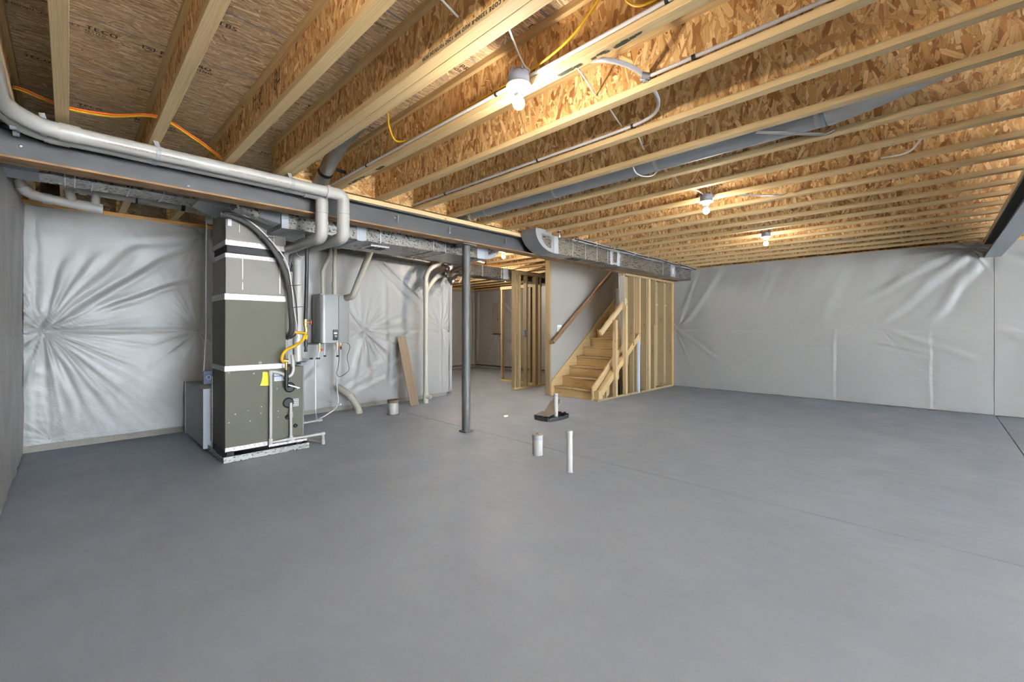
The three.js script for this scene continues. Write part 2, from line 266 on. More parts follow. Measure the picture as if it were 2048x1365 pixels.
{ // the walk-out side behind the camera: frame wall with a wide glass door and two windows
  const z0 = ZB, z1 = ZB + 0.16, holes = [[-0.2, 3.9, 0.0, 2.25], [4.9, 6.4, 0.0, 2.2]], g = [];
  let x = XL - 0.06;
  for (const [a, b, y0, y1] of holes) { g.push(lo(x, a, 0, YS, z0, z1, { r: 0 }), lo(a, b, y1, YS, z0, z1, { r: 0 })); if (y0 > 0) g.push(lo(a, b, 0, y0, z0, z1, { r: 0 })); x = b; }
  g.push(lo(x, XR + 0.06, 0, YS, z0, z1, { r: 0 }));
  struct('wall_front', g, M.drywall, 'walk-out frame wall with two wide glass doors behind the camera');
  holes.forEach(([a, b, y0, y1], i) => {
    const w = new THREE.Group(); w.name = i === 1 ? 'door_2' : 'door_1'; w.userData = { kind: 'structure', label: i === 1 ? 'wide sliding glass door to the patio beside the long wall' : 'sliding glass door to the patio beside the furnace side wall' }; scene.add(w);
    const f = 0.05, zc = [z0 + 0.03, z1 - 0.03], bars = [lo(a, a + f, y0, y1, ...zc), lo(b - f, b, y0, y1, ...zc), lo(a, b, y0, y0 + f, ...zc), lo(a, b, y1 - f, y1, ...zc)];
    const n = i === 1 ? 2 : 1; for (let k = 1; k <= n; k++) bars.push(lo(a + (b - a) * k / (n + 1) - 0.03, a + (b - a) * k / (n + 1) + 0.03, y0, y1, ...zc));
    obj('frame', bars, M.trim, w);
    obj('pane', lo(a + f, b - f, y0 + f, y1 - f, z0 + 0.078, z0 + 0.082, { r: 0 }), M.glass, w);
  });
  struct('ground', lo(-14, 24, -0.2, -0.1, ZB + 0.32, ZB + 30, { r: 0 }), M.sitePlain, 'pale concrete patio outside the walk-out door');
}
// rim boards over the concrete close the joist space
struct('rim_board', [lo(XL - 0.28, XJ, wy, YS, ZM - 0.34, ZM - 0.3, { r: 0 }), lo(XL - 0.34, XL - 0.28, wy, YS, ZM - 0.34, ZB + 0.16, { r: 0 }), lo(XJ - 0.34, XJ - 0.28, wy, YS, ZF - 0.34, ZM - 0.3, { r: 0 }), lo(XJ - 0.3, XR + 0.3, wy, YS, ZF - 0.34, ZF - 0.28, { r: 0 }), lo(XR + 0.24, XR + 0.28, wy, YS, ZF - 0.34, ZB + 0.16, { r: 0 })], M.chip, 'strand board rim closing the joist space over the foundation');
tag(struct('sill_plate', [lo(XL - 0.02, XJ - 0.05, wy - 0.005, wy + 0.037, ZM - 0.16, ZM - 0.02)], M.orangeWood), 'amber wood sill plate on top of the furnace wall');
tag(struct('sill_plate', [lo(XJ - 0.05, XR, wy - 0.005, wy + 0.037, ZF - 0.16, ZF - 0.02)], M.orangeWood), 'wood sill plate on top of the back room end wall');
tag(struct('sill_plate', [lo(XR + 0.02, XR + 0.16, wy - 0.005, wy + 0.037, ZF, ZB)], M.orangeWood), 'wood sill plate on top of the long wall beside the stairs');

// ---------------------------------------------------------------- subfloor sheets
{
  const c = new THREE.Group(); c.name = 'ceiling'; c.userData = { kind: 'structure', label: 'strand board subfloor sheets seen between the joists' }; scene.add(c);
  // one printed sheet, 2.2 x 1.1 m: strands, nailing lines and mill stamps
  const [k, g] = canvas(2048, 1024); g.drawImage(osbFloorCanvas, 0, 0);
  g.strokeStyle = '#3f5f9a'; g.lineWidth = 5; g.globalAlpha = 0.85;
  for (const y of [92, 620]) { g.beginPath(); g.moveTo(0, y); for (let x = 0; x <= 2048; x += 64) g.lineTo(x, y + rr(-1.5, 1.5)); g.stroke(); }
  g.globalAlpha = 0.8; g.fillStyle = '#211a14'; g.textBaseline = 'middle';
  const stamp = (s, x, y, h, font = 'bold') => { g.font = `${font} ${h}px sans-serif`; g.fillText(s, x, y); };
  const set = (ox, oy) => {
    stamp('TECO', ox + 10, oy + 26, 46); stamp('TESTED', ox + 6, oy + 62, 22); stamp('SHEATHING SPAN 24 OC', ox + 6, oy + 84, 15);
    g.lineWidth = 5; g.strokeStyle = '#211a14'; g.beginPath(); g.moveTo(ox + 218, oy + 8); g.lineTo(ox + 262, oy + 8); g.lineTo(ox + 262, oy + 38); g.lineTo(ox + 240, oy + 60); g.lineTo(ox + 218, oy + 38); g.closePath(); g.stroke(); g.beginPath(); g.moveTo(ox + 228, oy + 30); g.lineTo(ox + 240, oy + 18); g.lineTo(ox + 252, oy + 30); g.lineTo(ox + 240, oy + 46); g.stroke();
    stamp('BLUE PRO', ox + 282, oy + 22, 48); stamp('SUBFLOORING', ox + 282, oy + 64, 34);
    stamp('THIS SIDE DOWN   EXPOSURE 1', ox - 330, oy + 48, 22); stamp('23/32 CAT.', ox + 620, oy + 40, 20); stamp('SIZED FOR SPACING', ox + 620, oy + 64, 20);
  };
  set(420, 150); set(1460, 150); stamp('EXP 1  PS2-18', 300, 700, 34); stamp('LBS', 880, 720, 44); stamp('TECO', 1250, 700, 40); stamp('EDGE SPACING', 1700, 690, 26);
  const mat = new THREE.MeshStandardMaterial({ map: (() => { const t = new THREE.CanvasTexture(k); t.colorSpace = THREE.SRGBColorSpace; t.magFilter = THREE.LinearFilter; t.wrapS = t.wrapT = THREE.RepeatWrapping; return t; })(), color: M.subfloorTint, roughness: 0.85 });
  const sheet = (x0, x1, z0, z1, X0, Z0) => { // uv keeps the print's place on the sheet
    const q = ni(new THREE.BoxGeometry(x1 - x0 - 0.0012, 0.02, z1 - z0 - 0.0012)); q.translate((x0 + x1) / 2, YS + 0.01, (z0 + z1) / 2);
    const p = q.attributes.position, uv = q.attributes.uv; for (let i = 0; i < p.count; i++) uv.setXY(i, (p.getX(i) - X0) / 2.2, 1 - (Z0 - p.getZ(i)) / -1.1 * -1 - 0);
    obj('subfloor_panel', q, mat, c);
  };
  const shaft = [6.0, 8.95, -4.95, -4.06];
  for (let r = 0; r < 16; r++) for (let i = -1; i < 5; i++) {
    const z1 = 7.01 - 1.1 * r, z0 = z1 - 1.1, x0 = -0.42 + 2.2 * i + (r % 2 ? 1.1 : 0), x1 = x0 + 2.2, a = Math.max(x0, -0.6), b = Math.min(x1, 9.2);
    if (b - a < 0.1) continue;
    // leave the stairwell open
    const cut = a < shaft[1] && b > shaft[0] && z0 < shaft[3] && z1 > shaft[2];
    if (!cut) { sheet(a, b, z0, z1, x0, z1); continue; }
    if (a < shaft[0]) sheet(a, shaft[0], z0, z1, x0, z1);
    const A = Math.max(a, shaft[0]), B = Math.min(b, shaft[1]);
    if (z1 > shaft[3]) sheet(A, B, shaft[3], z1, x0, z1);
    if (z0 < shaft[2]) sheet(A, B, z0, shaft[2], x0, z1);
    if (b > shaft[1]) sheet(shaft[1], b, z0, z1, x0, z1);
  }
}

struct('floor_upstairs', [lo(-0.7, 5.98, YS + 0.021, YS + 0.06, ZF - 0.35, ZB + 0.2, { r: 0 }), lo(5.98, 9.25, YS + 0.021, YS + 0.06, -4.05, ZB + 0.2, { r: 0 }), lo(5.98, 9.25, YS + 0.021, YS + 0.06, ZF - 0.35, -4.963, { r: 0 }), lo(8.95, 9.25, YS + 0.021, YS + 0.06, -4.963, -4.05, { r: 0 })], M.drywall, 'finish floor of the storey above the subfloor');

// ---------------------------------------------------------------- floor joists (I-joists: two flanges and a strand board web)
const FW = 0.058, FH = 0.038;
function joistProto(z0, z1, off) {
  const g = new THREE.Group(), L = z1 - z0;
  obj('bottom_flange', bx(FW, FH, L, 0, FH / 2, (z0 + z1) / 2, { grain: 'z', off: [off, off * 0.37] }), M.pine, g);
  obj('web', bx(0.0105, YS - YJ - 2 * FH + 0.02, L, 0, (YS - YJ) / 2, (z0 + z1) / 2, { grain: 'z', off: [off * 1.7, off * 0.61], r: 0 }), M.web, g);
  obj('top_flange', bx(FW, FH, L, 0, YS - YJ - FH / 2, (z0 + z1) / 2, { grain: 'z', off: [off * 0.7, off * 0.2] }), M.pine2, g);
  return g;
}
const protoLong = [0.3, 1.9].map((o) => joistProto(ZM - 0.26, ZB, o)), protoMain = [0.1, 0.83, 1.47, 2.21, 0.52].map((o) => joistProto(-3.955, ZB, o)), protoBack = [0.4, 1.2].map((o) => joistProto(ZF - 0.24, -3.965, o)), protoBackShort = [0.9, 1.6].map((o) => joistProto(ZF - 0.24, -5.06, o));
function joist(proto, x, label, group) { const j = proto.clone(); j.name = numbered('floor_joist'); j.position.set(x, YJ, 0); scene.add(j); return tag(j, label, 'joist', group); }
const GJ = 'I-joists spanning the main room';
const jLong = [-0.24, -0.028, 0.4, 0.836].map((x, i) => joist(protoLong[i % 2], x, ['long floor joist hard against the furnace side wall', 'second long floor joist from the furnace side wall, crossing above both vent pipes', 'third long floor joist from the furnace side wall, orange cable passing through it', 'long floor joist with black marker writing on its web'][i], GJ));
const dblA = joist(protoMain[0], 1.189, 'doubled floor joist with black printing along its flange', GJ);
joist(protoMain[3], 1.2485, 'plain second member of the doubled floor joist, beside silver flexible duct', GJ);
const FX = []; for (let k = 0; k < 17; k++) FX.push(1.70 + 0.4385 * k - FW / 2);
FX.forEach((x, k) => joist(protoMain[(k * 2 + 1) % 5], x, k === 0 ? 'floor joist carrying the big bare bulb and yellow cable' : k === 16 ? 'last floor joist, against the long white insulated wall' : `${ORD[k - 1]} floor joist past the one carrying the big bare bulb`, GJ));
FX.forEach((x, k) => { if (x < 3.8) return; const long = x < 6.0; joist((long ? protoBack : protoBackShort)[k % 2], x, long ? `floor joist in the back room ceiling, ${ORD[k - 5] ?? ORD[0]} from the black sleeved pipes` : `short floor joist over the back room beyond the stairwell, ${ORD[16 - k]} from the end wall insulation`, 'I-joists over the back room'); });
// print and marker writing
print('printed_text', 0.62, 0.03, textDraw('5895 CODE 13300-R HUD MR-1292 10/15/24 JK36', '#15120f', 'bold'), dblA, [-FW / 2 - 0.0015, FH / 2, -1.42], [Math.PI, -Math.PI / 2, 0], 1500);
print('marker_writing', 1.5, 0.2, (g, W, H) => { g.strokeStyle = '#15110d'; g.lineWidth = H * 0.035; g.lineCap = 'round'; g.font = `italic ${Math.round(H * 0.55)}px sans-serif`; g.fillStyle = '#15110d'; [['1', 0.04], ['45', 0.16], ['10', 0.36], ['·', 0.5], ['7/8L', 0.62], ['64', 0.88]].forEach(([s, u], i) => { g.save(); g.translate(W * u, H * (0.62 - 0.03 * (i % 3))); g.rotate(-0.08); g.scale(0.85, 1.25); g.fillText(s, 0, 0); g.restore(); }); }, jLong[3], [-0.0075, 0.14, -3.3], [0, -Math.PI / 2, 0], 700);
// black paint streaks on flanges
for (const [x, z, l] of [[FX[0], -3.45, 0.3], [FX[0], -3.05, 0.12], [FX[0], -1.0, 0.26], [FX[0], -1.25, 0.14]]) print('paint_mark', l, 0.03, (g, W, H) => { g.fillStyle = 'rgba(52,60,50,0.75)'; for (let i = 0; i < 26; i++) g.fillRect(rr(0, W * 0.9), rr(0.1, 0.6) * H, rr(4, 26), rr(2, 9)); }, scene.getObjectByName('floor_joist_006'), [0.002, -0.001, z], [Math.PI / 2, 0, Math.PI / 2], 500);
{ // strand board blocking standing on the beam between the joists
  const xs = [1.2785, ...FX];
  for (let k = 0; k < 11; k++) {
    const a = xs[k] + (k ? 0.006 : 0.0) + 0.002, b = xs[k + 1] - 0.006 - 0.002;
    const g = lo(a, b, YJ + FH + 0.002, YS - FH - 0.002, -3.955, -3.93, { grain: 'x', r: 0.001 });
    tag(obj('blocking_panel', g, M.chip), k === 0 ? 'strand board blocking behind the silver flexible duct mouth' : `strand board blocking on the beam, ${ORD[k - 1]} bay past the flexible duct`, 'blocking', 'blocking panels standing on the steel beam');
  }
  tag(obj('wood_block', lo(1.30, 1.62, YJ + 0.001, YJ + 0.036, -3.905, -3.835), M.pine), 'short pine block lying under the flexible duct mouth on the beam', 'block');
}

// ---------------------------------------------------------------- steel beams and column
function steelBeam(name, label, x0, x1, z, rustUnder) {
  const t = thing(name, label, 'beam', [(x0 + x1) / 2, 2.19, z]), L = x1 - x0;
  obj('web', bx(L, 0.175, 0.01, 0, 0.0985, 0, { grain: 'x', r: 0 }), M.beam, t);
  obj('top_flange', bx(L, 0.012, 0.16, 0, 0.189, 0, { grain: 'x' }), M.beam, t);
  tag(obj('bottom_flange', bx(L, 0.014, 0.16, 0, 0.007, 0, { grain: 'x' }), rustUnder ? M.rust : M.galvDull, t), rustUnder ? 'rust brown bottom flange' : 'grey bottom flange with rust stains');
  tag(obj('nailer_plate', bx(L, 0.0435, 0.18, 0, 0.2175, 0, { grain: 'x' }), M.pine, t), 'pine plate on top of the beam');
  return t;
}
const beamA = steelBeam('steel_beam', 'blue grey steel beam over the column with rusty underside', XL - 0.02, XR - 0.02, ZBEAM, true);
for (const [x, y] of [[-0.19, 0.1], [0.62, 0.05], [2.31, 0.13], [3.0, 0.09]]) { const b = turn(disc([[0, 0.006], [0.007, 0.005], [0.009, 0], [0, 0]], 8), Math.PI / 2, 0, 0); obj('bolt', at(b, x - 4.29, y, 0.005), M.seam, beamA); }
for (const x of [2.33, 2.98, 3.86]) obj('stiffener_clip', bx(0.008, 0.07, 0.03, x - 4.29, 0.12, 0.02), M.galvDull, beamA);
steelBeam('steel_beam', 'second steel beam ending in the long white insulated wall', 1.2, XR + 0.1, 0.58, false);
{
  const t = thing('steel_column', 'round grey steel column holding up the beam', 'column', [3.232, 0, ZBEAM]);
  obj('post', at(disc([[0, 0], [0.049, 0], [0.049, 2.145], [0, 2.145]], 28), 0, 0.02, 0), M.column, t);
  obj('base_plate', bx(0.12, 0.02, 0.12, 0, 0.01, 0, { r: 0.004 }), M.column, t);
  obj('cap_plate', bx(0.2, 0.014, 0.14, 0, 2.178, 0, { r: 0.003 }), M.column, t);
  for (const a of [-0.08, 0.08]) obj('cap_bolt', at(disc([[0, 0], [0.012, 0], [0.012, 0.014], [0, 0.014]], 6), a, 2.15, 0.045), M.iron, t);
}

// ---------------------------------------------------------------- insulation with white vinyl facing
function facing(O, U, N, L, y0, y1, f, step) {
  const nu = Math.ceil(L / step), nv = Math.ceil((y1 - y0) / step), pos = [], uv = [], idx = [], W = nu + 1;
  for (let j = 0; j <= nv; j++) for (let i = 0; i <= nu; i++) { const u = L * i / nu, y = y0 + (y1 - y0) * j / nv, h = f(u, y), e = typeof f.edge === 'function' ? f.edge(u, j / nv) : 0; pos.push(O.x + U.x * u + N.x * h, y + e, O.z + U.z * u + N.z * h); uv.push(u, y); }
  for (let j = 0; j < nv; j++) for (let i = 0; i < nu; i++) { const a = j * W + i; idx.push(a, a + 1, a + W, a + W, a + 1, a + W + 1); }
  // returns to the wall on all four edges give the blanket its thickness
  const ring = []; for (let i = 0; i <= nu; i++) ring.push(i); for (let j = 1; j <= nv; j++) ring.push(j * W + nu); for (let i = nu - 1; i >= 0; i--) ring.push(nv * W + i); for (let j = nv - 1; j >= 1; j--) ring.push(j * W);
  const base = pos.length / 3;
  for (const k of ring) { const u = uv[2 * k], y = pos[3 * k + 1]; pos.push(pos[3 * k], y, pos[3 * k + 2]); uv.push(u, y); pos.push(O.x + U.x * u - N.x * 0.055, y, O.z + U.z * u - N.z * 0.055); uv.push(u, y + 0.05); }
  for (let k = 0; k < ring.length; k++) { const a = base + 2 * k, b = base + 2 * ((k + 1) % ring.length); idx.push(a, a + 1, b, b, a + 1, b + 1); }
  const g = new THREE.BufferGeometry(); g.setAttribute('position', new THREE.Float32BufferAttribute(pos, 3)); g.setAttribute('uv', new THREE.Float32BufferAttribute(uv, 2)); g.setIndex(idx); g.computeVertexNormals(); return g;
}
function relief(o) {
  const pins = o.pins ?? [], folds = o.folds ?? [], seams = o.seams ?? [], S = o.seed ?? 1, seamY = o.seamY ?? 1.18;
  const f = (u, y) => {
    let h = 0.010 * perlin.noise(u * 1.3, y * 1.1, S) + 0.006 * perlin.noise(u * 4.1, y * 2.3, S + 3) + 0.0014 * perlin.noise(u * 13, y * 11, S + 5);
    for (const [pu, py, amp, R, k] of pins) {
      const du = u - pu, dy = y - py, d = Math.hypot(du, dy); if (d > R * 4.5) continue;
      const c = du / (d + 1e-6), s = dy / (d + 1e-6), n1 = perlin.noise(c * k, s * k, S + pu * 7.7), n2 = perlin.noise(c * k * 2.7, s * k * 2.7, S + 9 + pu);
      const fade = Math.exp(-d / R) * sstep(0, 0.05, d) * Math.min(1, d / 0.14);
      h += 0.55 * amp * (-1.5 * Math.exp(-d * d / 0.009) - 0.9 * Math.exp(-d / (R * 0.6)) + fade * (1.9 * (0.42 - Math.abs(n1) * 2.1) + 0.9 * (0.4 - Math.abs(n2) * 2)));
    }
    for (const [u0, y0, u1, y1, w, amp] of folds) {
      const ex = u1 - u0, ey = y1 - y0, LL = ex * ex + ey * ey, t = ((u - u0) * ex + (y - y0) * ey) / LL; if (t < -0.1 || t > 1.1) continue;
      const wob = 0.5 * w * perlin.noise(t * 3.1, S + u0, 2.2), d = ((u - u0) * -ey + (y - y0) * ex) / Math.sqrt(LL) + wob, q = d / w;
      if (Math.abs(q) < 3.5) h += amp * Math.exp(-q * q) * sstep(-0.1, 0.12, t) * (1 - sstep(0.75, 1.1, t)) - amp * 0.55 * Math.exp(-(q - 1.3) * (q - 1.3) * 1.6) * sstep(-0.1, 0.12, t) * (1 - sstep(0.75, 1.1, t));
    }
    for (const [su, ya, yb, amp] of seams) {
      const q = (u - su + 0.02 * perlin.noise(y * 3.3, su, S)) / 0.022; if (Math.abs(q) > 5 || y < ya - 0.05 || y > yb + 0.05) continue;
      const m = sstep(ya - 0.05, ya + 0.05, y) * (1 - sstep(yb - 0.05, yb + 0.05, y)), rag = 0.6 + 0.9 * Math.abs(perlin.noise(y * 14, su, S + 2));
      h += 0.55 * amp * m * (Math.exp(-q * q) * rag - 0.7 * Math.exp(-(q - 1.7) * (q - 1.7)));
      // tugs running off the seam
      const dd = Math.abs(u - su); h += amp * 0.55 * m * Math.exp(-dd / 0.16) * perlin.noise(y * 17 + (u - su) * 6, su * 3, S + 6) * sstep(0, 0.05, dd);
    }
    h -= 0.006 * Math.exp(-((y - seamY) ** 2) / 0.0006);
    if (o.drape) h += o.drape * sstep(1.25, 2.3, y) * (perlin.noise(u * 3.2 + (y - 2.4) * (o.slant ?? 1.0), y * 0.5, S + 20) * 1.4 + 0.5 * perlin.noise(u * 8 + (y - 2.4) * (o.slant ?? 1) * 2, y * 0.7, S + 23));
    if (o.low) h += o.low * (1 - sstep(0.9, 1.2, y)) * perlin.noise(u * 4.4, y * 2.4, S + 30);
    return Math.max(h, -0.045) + (o.bow ?? 0) * Math.sin(Math.PI * clamp((y - 0.05) / 2.3, 0, 1));
  };
  if (o.ragged) f.edge = (u, v) => v === 0 ? o.ragged * (0.6 * perlin.noise(u * 2.3, S, 4) + 0.4 * perlin.noise(u * 9, S, 7)) : v === 1 ? (o.raggedTop ?? 0.012) * perlin.noise(u * 3, S, 9) : 0;
  return f;
}
function blanket(label, O, U, N, L, y0, y1, o, step = 0.016) {
  const t = thing('insulation_blanket', label, 'insulation', [O[0] + U[0] * L / 2, y0, O[2] + U[2] * L / 2]);
  const g = facing(V(...O), V(...U), V(...N), L, y0, y1, relief(o), step); g.translate(-t.position.x, -t.position.y, -t.position.z);
  const m = new THREE.Mesh(g, M.poly); m.name = 'vinyl_facing'; m.castShadow = m.receiveShadow = true; t.add(m);
  for (const [pu, py] of o.pins ?? []) { const q = turn(disc([[0, 0.003], [0.006, 0.002], [0.009, 0], [0, 0]], 8), Math.PI / 2, 0, 0); if (N[0]) turn(q, 0, N[0] > 0 ? Math.PI / 2 : -Math.PI / 2, 0); const k = 0.012; at(q, O[0] + U[0] * pu - t.position.x - N[0] * k, py - y0, O[2] + U[2] * pu - t.position.z - N[2] * k); obj('fastener', q, M.strap, t); }
  return t;
}
// the long wall beside the stairs (u = z + 3.93)
blanket('white vinyl insulation covering the long wall beside the stairs', [XR, 0, -3.93], [0, 0, 1], [-1, 0, 0], 4.52, 0.012, 2.425, {
  seed: 3, drape: 0.016, slant: -1.6, low: 0.006, ragged: 0.012, raggedTop: 0.02,
  pins: [[0.05, 1.19, 0.02, 0.34, 3.4], [2.14, 1.21, 0.006, 0.2, 4], [3.33, 1.19, 0.013, 0.3, 3.2], [4.3, 2.34, 0.016, 0.4, 3]],
  folds: [[4.3, 2.33, 3.3, 1.25, 0.07, 0.02], [4.15, 2.35, 3.05, 1.6, 0.06, 0.014], [4.4, 2.2, 3.85, 1.25, 0.07, 0.016], [2.9, 2.3, 2.55, 1.35, 0.09, 0.012], [1.9, 2.35, 1.6, 1.5, 0.07, 0.009], [0.9, 2.3, 0.25, 1.3, 0.06, 0.014], [0.5, 2.35, 0.1, 1.3, 0.04, 0.014], [0.05, 1.2, 0.9, 0.6, 0.04, 0.01], [3.35, 1.2, 4.4, 0.75, 0.05, 0.01], [2.75, 1.15, 2.1, 1.05, 0.03, 0.007], [2.72, 0.95, 2.0, 0.9, 0.03, 0.006], [3.85, 0.85, 3.2, 1.0, 0.03, 0.006]],
  seams: [[0.36, 0.5, 1.15, 0.006], [1.42, 0.05, 0.7, 0.006], [2.735, 0.02, 1.2, 0.012], [3.88, 0.02, 1.2, 0.011]] });
blanket('white vinyl insulation on the long wall past the second beam', [XR, 0, 0.595], [0, 0, 1], [-1, 0, 0], 6.35, 0.012, 2.4, { seed: 8, drape: 0.012, slant: 1.2, low: 0.008, ragged: 0.01, pins: [[0.26, 1.2, 0.012, 0.3, 3]], folds: [[0.02, 2.15, 0.6, 1.9, 0.06, 0.02], [0.0, 2.3, 0.5, 2.2, 0.05, 0.014], [0.1, 1.15, 0.8, 0.8, 0.05, 0.012]], seams: [[1.1, 0.02, 1.2, 0.01]] }, 0.03);
// furnace side wall (u = -z measured from 4.5 towards the corner)
blanket('white vinyl insulation on the side wall beside the furnace corner', [XL, 0, -2.2], [0, 0, -1], [1, 0, 0], 3.96, 0.03, 2.36, { seed: 13, drape: 0.01, low: 0.01, ragged: 0.03, pins: [[3.2, 0.35, 0.01, 0.2, 4]], folds: [[3.5, 2.3, 3.2, 0.3, 0.1, 0.014], [2.8, 2.2, 2.5, 0.4, 0.09, 0.012]] });
blanket('white vinyl insulation on the side wall beside the camera', [XL, 0, 6.95], [0, 0, -1], [1, 0, 0], 9.14, 0.03, 2.36, { seed: 15, drape: 0.01 }, 0.06);
// furnace wall (u = x + 0.3), standing 8 cm proud
blanket('white vinyl insulation with star creases behind the furnace', [XL, 0, -6.16], [1, 0, 0], [0, 0, 1], 1.48, 0.085, 2.385, {
  seed: 21, ragged: 0.008, raggedTop: 0.004, low: 0.004,
  pins: [[0.13, 1.185, 0.03, 0.42, 3.6], [1.36, 1.175, 0.015, 0.25, 3.4], [1.4, 2.33, 0.015, 0.3, 3], [0.17, 0.13, 0.01, 0.16, 4], [0.1, 2.33, 0.006, 0.2, 3]],
  folds: [[0.14, 1.2, 1.25, 2.1, 0.045, 0.016], [0.14, 1.2, 0.9, 2.15, 0.05, 0.012], [0.14, 1.2, 1.3, 1.75, 0.04, 0.012], [0.14, 1.2, 0.55, 2.0, 0.035, 0.01], [0.14, 1.2, 0.3, 1.9, 0.03, 0.009], [0.14, 1.15, 0.35, 0.3, 0.035, 0.01], [0.14, 1.15, 0.62, 0.35, 0.04, 0.01], [1.38, 2.3, 0.7, 2.15, 0.04, 0.008]],
  seams: [[0.04, 0.1, 2.3, 0.008]] }, 0.012);
// behind the water heater (u = x - 1.18)
blanket('white vinyl insulation with deep creases behind the water heater', [1.18, 0, -6.2], [1, 0, 0], [0, 0, 1], 3.63, 0.075, 2.30, {
  seed: 34, ragged: 0.012, raggedTop: 0.03, low: 0.012, drape: 0.008,
  pins: [[1.95, 1.17, 0.034, 0.34, 3.6], [3.40, 1.22, 0.02, 0.26, 3.4], [0.02, 1.17, 0.01, 0.2, 4], [1.62, 2.02, 0.012, 0.16, 3], [1.52, 0.14, 0.014, 0.2, 3.6], [2.95, 1.85, 0.01, 0.2, 3]],
  folds: [[2.2, 2.25, 3.1, 1.55, 0.04, 0.014], [2.1, 2.2, 3.05, 1.4, 0.04, 0.01], [2.3, 1.95, 2.33, 0.25, 0.05, 0.016], [1.95, 1.15, 2.05, 0.3, 0.05, 0.018], [1.95, 1.15, 1.75, 0.3, 0.05, 0.016], [1.95, 1.15, 2.35, 0.55, 0.045, 0.014], [1.95, 1.2, 1.85, 2.1, 0.045, 0.012], [1.95, 1.2, 2.85, 1.33, 0.05, 0.014], [1.95, 1.12, 2.75, 1.16, 0.05, 0.012], [1.55, 0.2, 1.6, 1.0, 0.05, 0.014], [1.6, 0.25, 2.3, 0.7, 0.05, 0.014], [1.6, 0.2, 2.4, 0.45, 0.04, 0.01], [1.2, 0.9, 0.4, 0.3, 0.05, 0.01], [1.25, 0.7, 0.7, 0.2, 0.04, 0.01], [2.4, 0.9, 2.9, 1.15, 0.04, 0.008], [2.4, 0.6, 2.9, 0.85, 0.04, 0.008], [2.4, 0.3, 2.9, 0.55, 0.04, 0.008]],
  seams: [[3.40, 0.1, 2.2, 0.012]] }, 0.014);
blanket('white vinyl insulation wrapping the corner into the back room', [XJ, 0, -6.19], [0, 0, -1], [1, 0, 0], 4.0, 0.06, 2.32, { seed: 41, drape: 0.008 }, 0.05);
blanket('white vinyl insulation on the end wall of the back room', [XJ + 0.03, 0, ZF], [1, 0, 0], [0, 0, 1], 4.06, 0.09, 2.32, { seed: 44, drape: 0.008, ragged: 0.01, low: 0.006, seams: [[2.9, 0.1, 2.3, 0.008]], folds: [[3.9, 2.2, 3.95, 0.3, 0.05, 0.02]] }, 0.03);
blanket('white vinyl insulation round the electrical panel in the back room', [XR, 0, ZF + 0.03], [0, 0, 1], [-1, 0, 0], 5.1, 0.1, 2.34, { seed: 48, drape: 0.01, low: 0.008, ragged: 0.01, pins: [[0.95, 1.06, 0.02, 0.4, 3.4], [0.1, 1.1, 0.014, 0.3, 3], [2.3, 1.4, 0.014, 0.35, 3]], folds: [[0.12, 2.3, 0.06, 0.2, 0.05, 0.03], [0.95, 1.05, 0.3, 0.35, 0.05, 0.014], [0.95, 1.05, 0.55, 0.3, 0.04, 0.012], [1.2, 2.0, 1.9, 1.3, 0.05, 0.012]] }, 0.025);
{ // batts stuffed between the joist ends over the furnace wall
  const xs = [-0.28, -0.05, 0.02, 0.37, 0.44, 0.80, 0.88, 1.5];
  for (let i = 0; i < 4; i++) {
    const a = [-0.2, 0.01, 0.44, 0.875][i], b = [-0.065, 0.36, 0.795, 1.6][i], n = 26, m = 12, pos = [], idx = [], uv = [];
    for (let j = 0; j <= m; j++) for (let k = 0; k <= n; k++) { const u = k / n, v = j / m; pos.push(a + (b - a) * u, wy + 0.035 + 0.25 * v, ZM - 0.19 + 0.05 * Math.sin(Math.PI * u) * Math.sin(Math.PI * v) + 0.04 * perlin.noise(u * 5 + i * 9, v * 4, 2)); uv.push((b - a) * u, 0.25 * v); }
    for (let j = 0; j < m; j++) for (let k = 0; k < n; k++) { const q = j * (n + 1) + k; idx.push(q, q + 1, q + n + 1, q + n + 1, q + 1, q + n + 2); }
    const g = new THREE.BufferGeometry(); g.setAttribute('position', new THREE.Float32BufferAttribute(pos, 3)); g.setAttribute('uv', new THREE.Float32BufferAttribute(uv, 2)); g.setIndex(idx); g.computeVertexNormals();
    tag(obj('insulation_batt', [g, lo(a, b, wy + 0.036, YS - 0.03, ZM - 0.28, ZM - 0.2, { r: 0 })], M.batt), ['brown fibre batt in the rim space at the furnace corner', 'brown fibre batt behind the twin drain elbows in the rim space', 'brown fibre batt in the rim space behind the long drain pipe', 'brown fibre batt in the rim space next to the plenum'][i], 'insulation', 'batts in the rim space over the furnace wall');
  }
}

